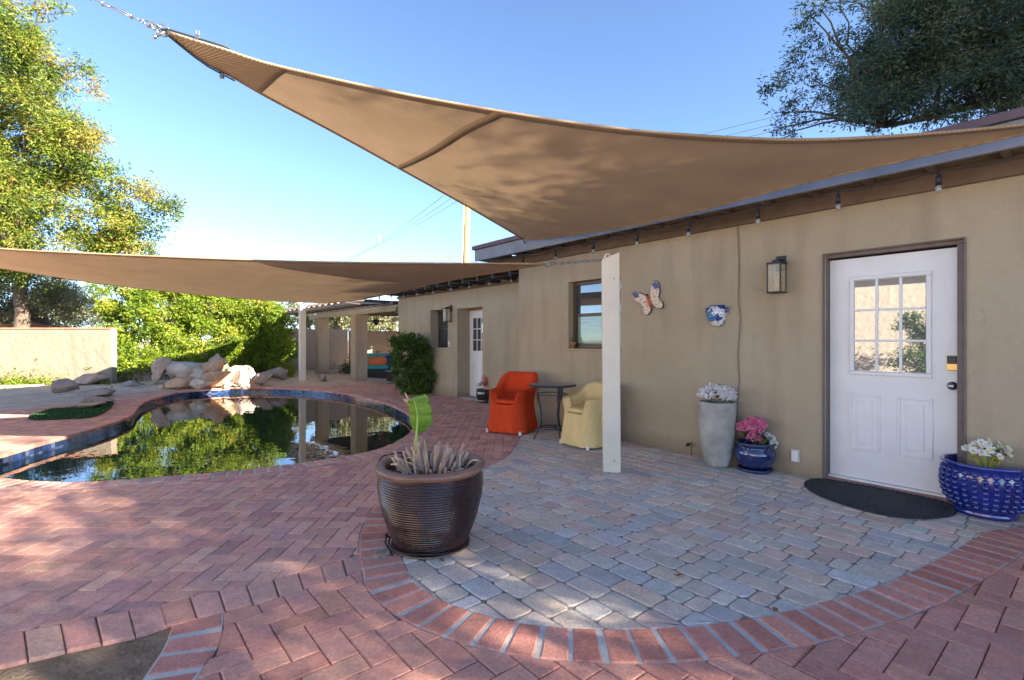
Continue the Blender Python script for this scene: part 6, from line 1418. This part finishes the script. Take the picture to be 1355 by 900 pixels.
# the same kind of trees stand in a row off to the right of the picture and shade the patio
def crown(cx, cy, cz, R_, n_, seed):
    Q = random.Random(seed); return [(cx + Q.gauss(0, R_ * .5), cy + Q.gauss(0, R_ * .5), min(7.6 + Q.uniform(-.4, .2), cz + Q.gauss(0, R_ * .42)), Q.uniform(.55, 1.0)) for _ in range(n_)]
SH = [(13.5, 4.6, 6.0, 2.6, 60, 'tall dark tree behind the house beyond its right end'), (10.8, 1.5, 6.2, 2.6, 66, 'round dark tree beyond the right end of the house roof'), (11.8, -2.3, 6.1, 2.9, 96, 'wide dark tree right of the patio, out of the picture'), (9.8, -5.8, 5.2, 2.6, 66, 'smaller dark tree behind the camera on the right')]
for i, (x, y, z, r_, n_, lb_) in enumerate(SH):
    tree('evergreen_tree', (x, y, 0), (x, y, z * .45), crown(x, y, z, r_, n_, 60 + i), LM_D, .13, .4, 60, lb_, twig=14, tw_r=.2, r0=.2, seed=50 + i, shell=.3)
# shrub against the far wall ------------------------------------------------------
sb = fill([(517, 446), (530, 441), (560, 444), (569, 462), (577, 490), (574, 520), (560, 523), (530, 522), (522, 500), (514, 470)], 120, 12.0, .25, (5, 8.5))
sb0 = G(547, 521); tree('wall_shrub', (sb0.x, sb0.y, 0), (sb0.x, sb0.y + .05, .35), bl(sb), LM_W, .05, .6, 900, 'rounded dark green shrub growing against the far end of the house', twig=14, tw_r=.06, r0=.045, seed=13, cat='shrub', shell=.2, bk=barkpale)
# creeper on the shaded wall between pillars, lit corner
f_ = bl(fill([(441, 500), (468, 470), (470, 502)], 12, 18.6, .3, (5, 8))); tree('creeper', (-6.2, 19.0, 0), (-6.2, 19, .2), f_, LM_O, .07, .5, 330, 'sparse pale creeper at the foot of the wall between the pergola pillars', r0=.03, seed=14, cat='plant', shell=.1)
f_ = bl(fill([(486, 470), (500, 470), (505, 482), (486, 482)], 8, 19, .3, (4, 7))); tree('potted_shrub', (-5.1, 19.2, 0), (-5.1, 19.2, .2), f_, LM_B, .08, .5, 330, 'light green shrub behind the turquoise sofa', r0=.03, seed=15, cat='shrub', shell=.1)
# weeds along the cream wall: stuff
pos = []
for k in range(900):
    u = RNG.random(); px = -60 + 230 * u; py = 508 + RNG.normal(0, 3) + 3 * math.sin(px * .1)
    g = G(px, max(505, py)); hh = .05 + .16 * math.exp(-((px - 68) / 14) ** 2) + .12 * math.exp(-((px - 95) / 9) ** 2)
    for j in range(6): pos.append((g.x + RNG.normal(0, .1), min(13.8, g.y) + RNG.normal(0, .1), abs(RNG.normal(0, hh)) + .05))
o = leaves('weeds', np.array(pos), .055, .6, LM_H, None, seed=17); tag(o, 'low green weeds growing along the foot of the cream wall', 'weeds', kind='stuff')
# green turf patch
tq = ccw(smooth_poly([G2(a / 2.606, b_ / 2.606 + 480) for a, b_ in [(95, 195), (130, 180), (180, 166), (250, 160), (330, 147), (390, 140), (382, 160), (345, 184), (290, 196), (230, 198), (130, 203)]], True, 4)); TP = Poly(tq)
b = B(); lo, hi = tq.min(0), tq.max(0); MAT['turf'] = leaf_mat('turf', [(.02, .07, .02), (.03, .10, .03), (.05, .14, .04)], .2)
vv = [b.verts.new((q[0], q[1], .012)) for q in tq]; b.faces.new(vv); bmesh.ops.triangulate(b, faces=b.faces[:]); o = obj('turf_mat', b, mat('turf_back', (.02, .07, .025), .9, bump=1, bscale=90)); tag(o, 'green artificial turf mat lying at the edge of the brick deck', 'turf mat')
pos = []
while len(pos) < 9000:
    q = lo + RNG.random(2) * (hi - lo)
    if TP.sd(q)[0] < -.01: pos.append((q[0], q[1], .012))
dd = np.tile(np.array([0, 0, 2.2]), (len(pos), 1)); o = leaves('turf_grass', np.array(pos), .035, .25, MAT['turf'], None, dirs=dd, updown=0, seed=18); tag(o, 'short green blades of the turf beside the pool', 'grass', kind='stuff')

gs = Vector((-8.3, -2.3, 0)); tree('wall_shrub', tuple(gs), (gs.x, gs.y, .5), [(gs.x + RNG.normal(0, .32), gs.y + RNG.normal(0, .28), .4 + RNG.random() * 1.7, .28) for _ in range(40)], LM_B, .07, .5, 260, 'leafy shrub standing against the cream guest building, mirrored in the door glass', twig=12, tw_r=.1, r0=.05, seed=71, cat='shrub', shell=.2)
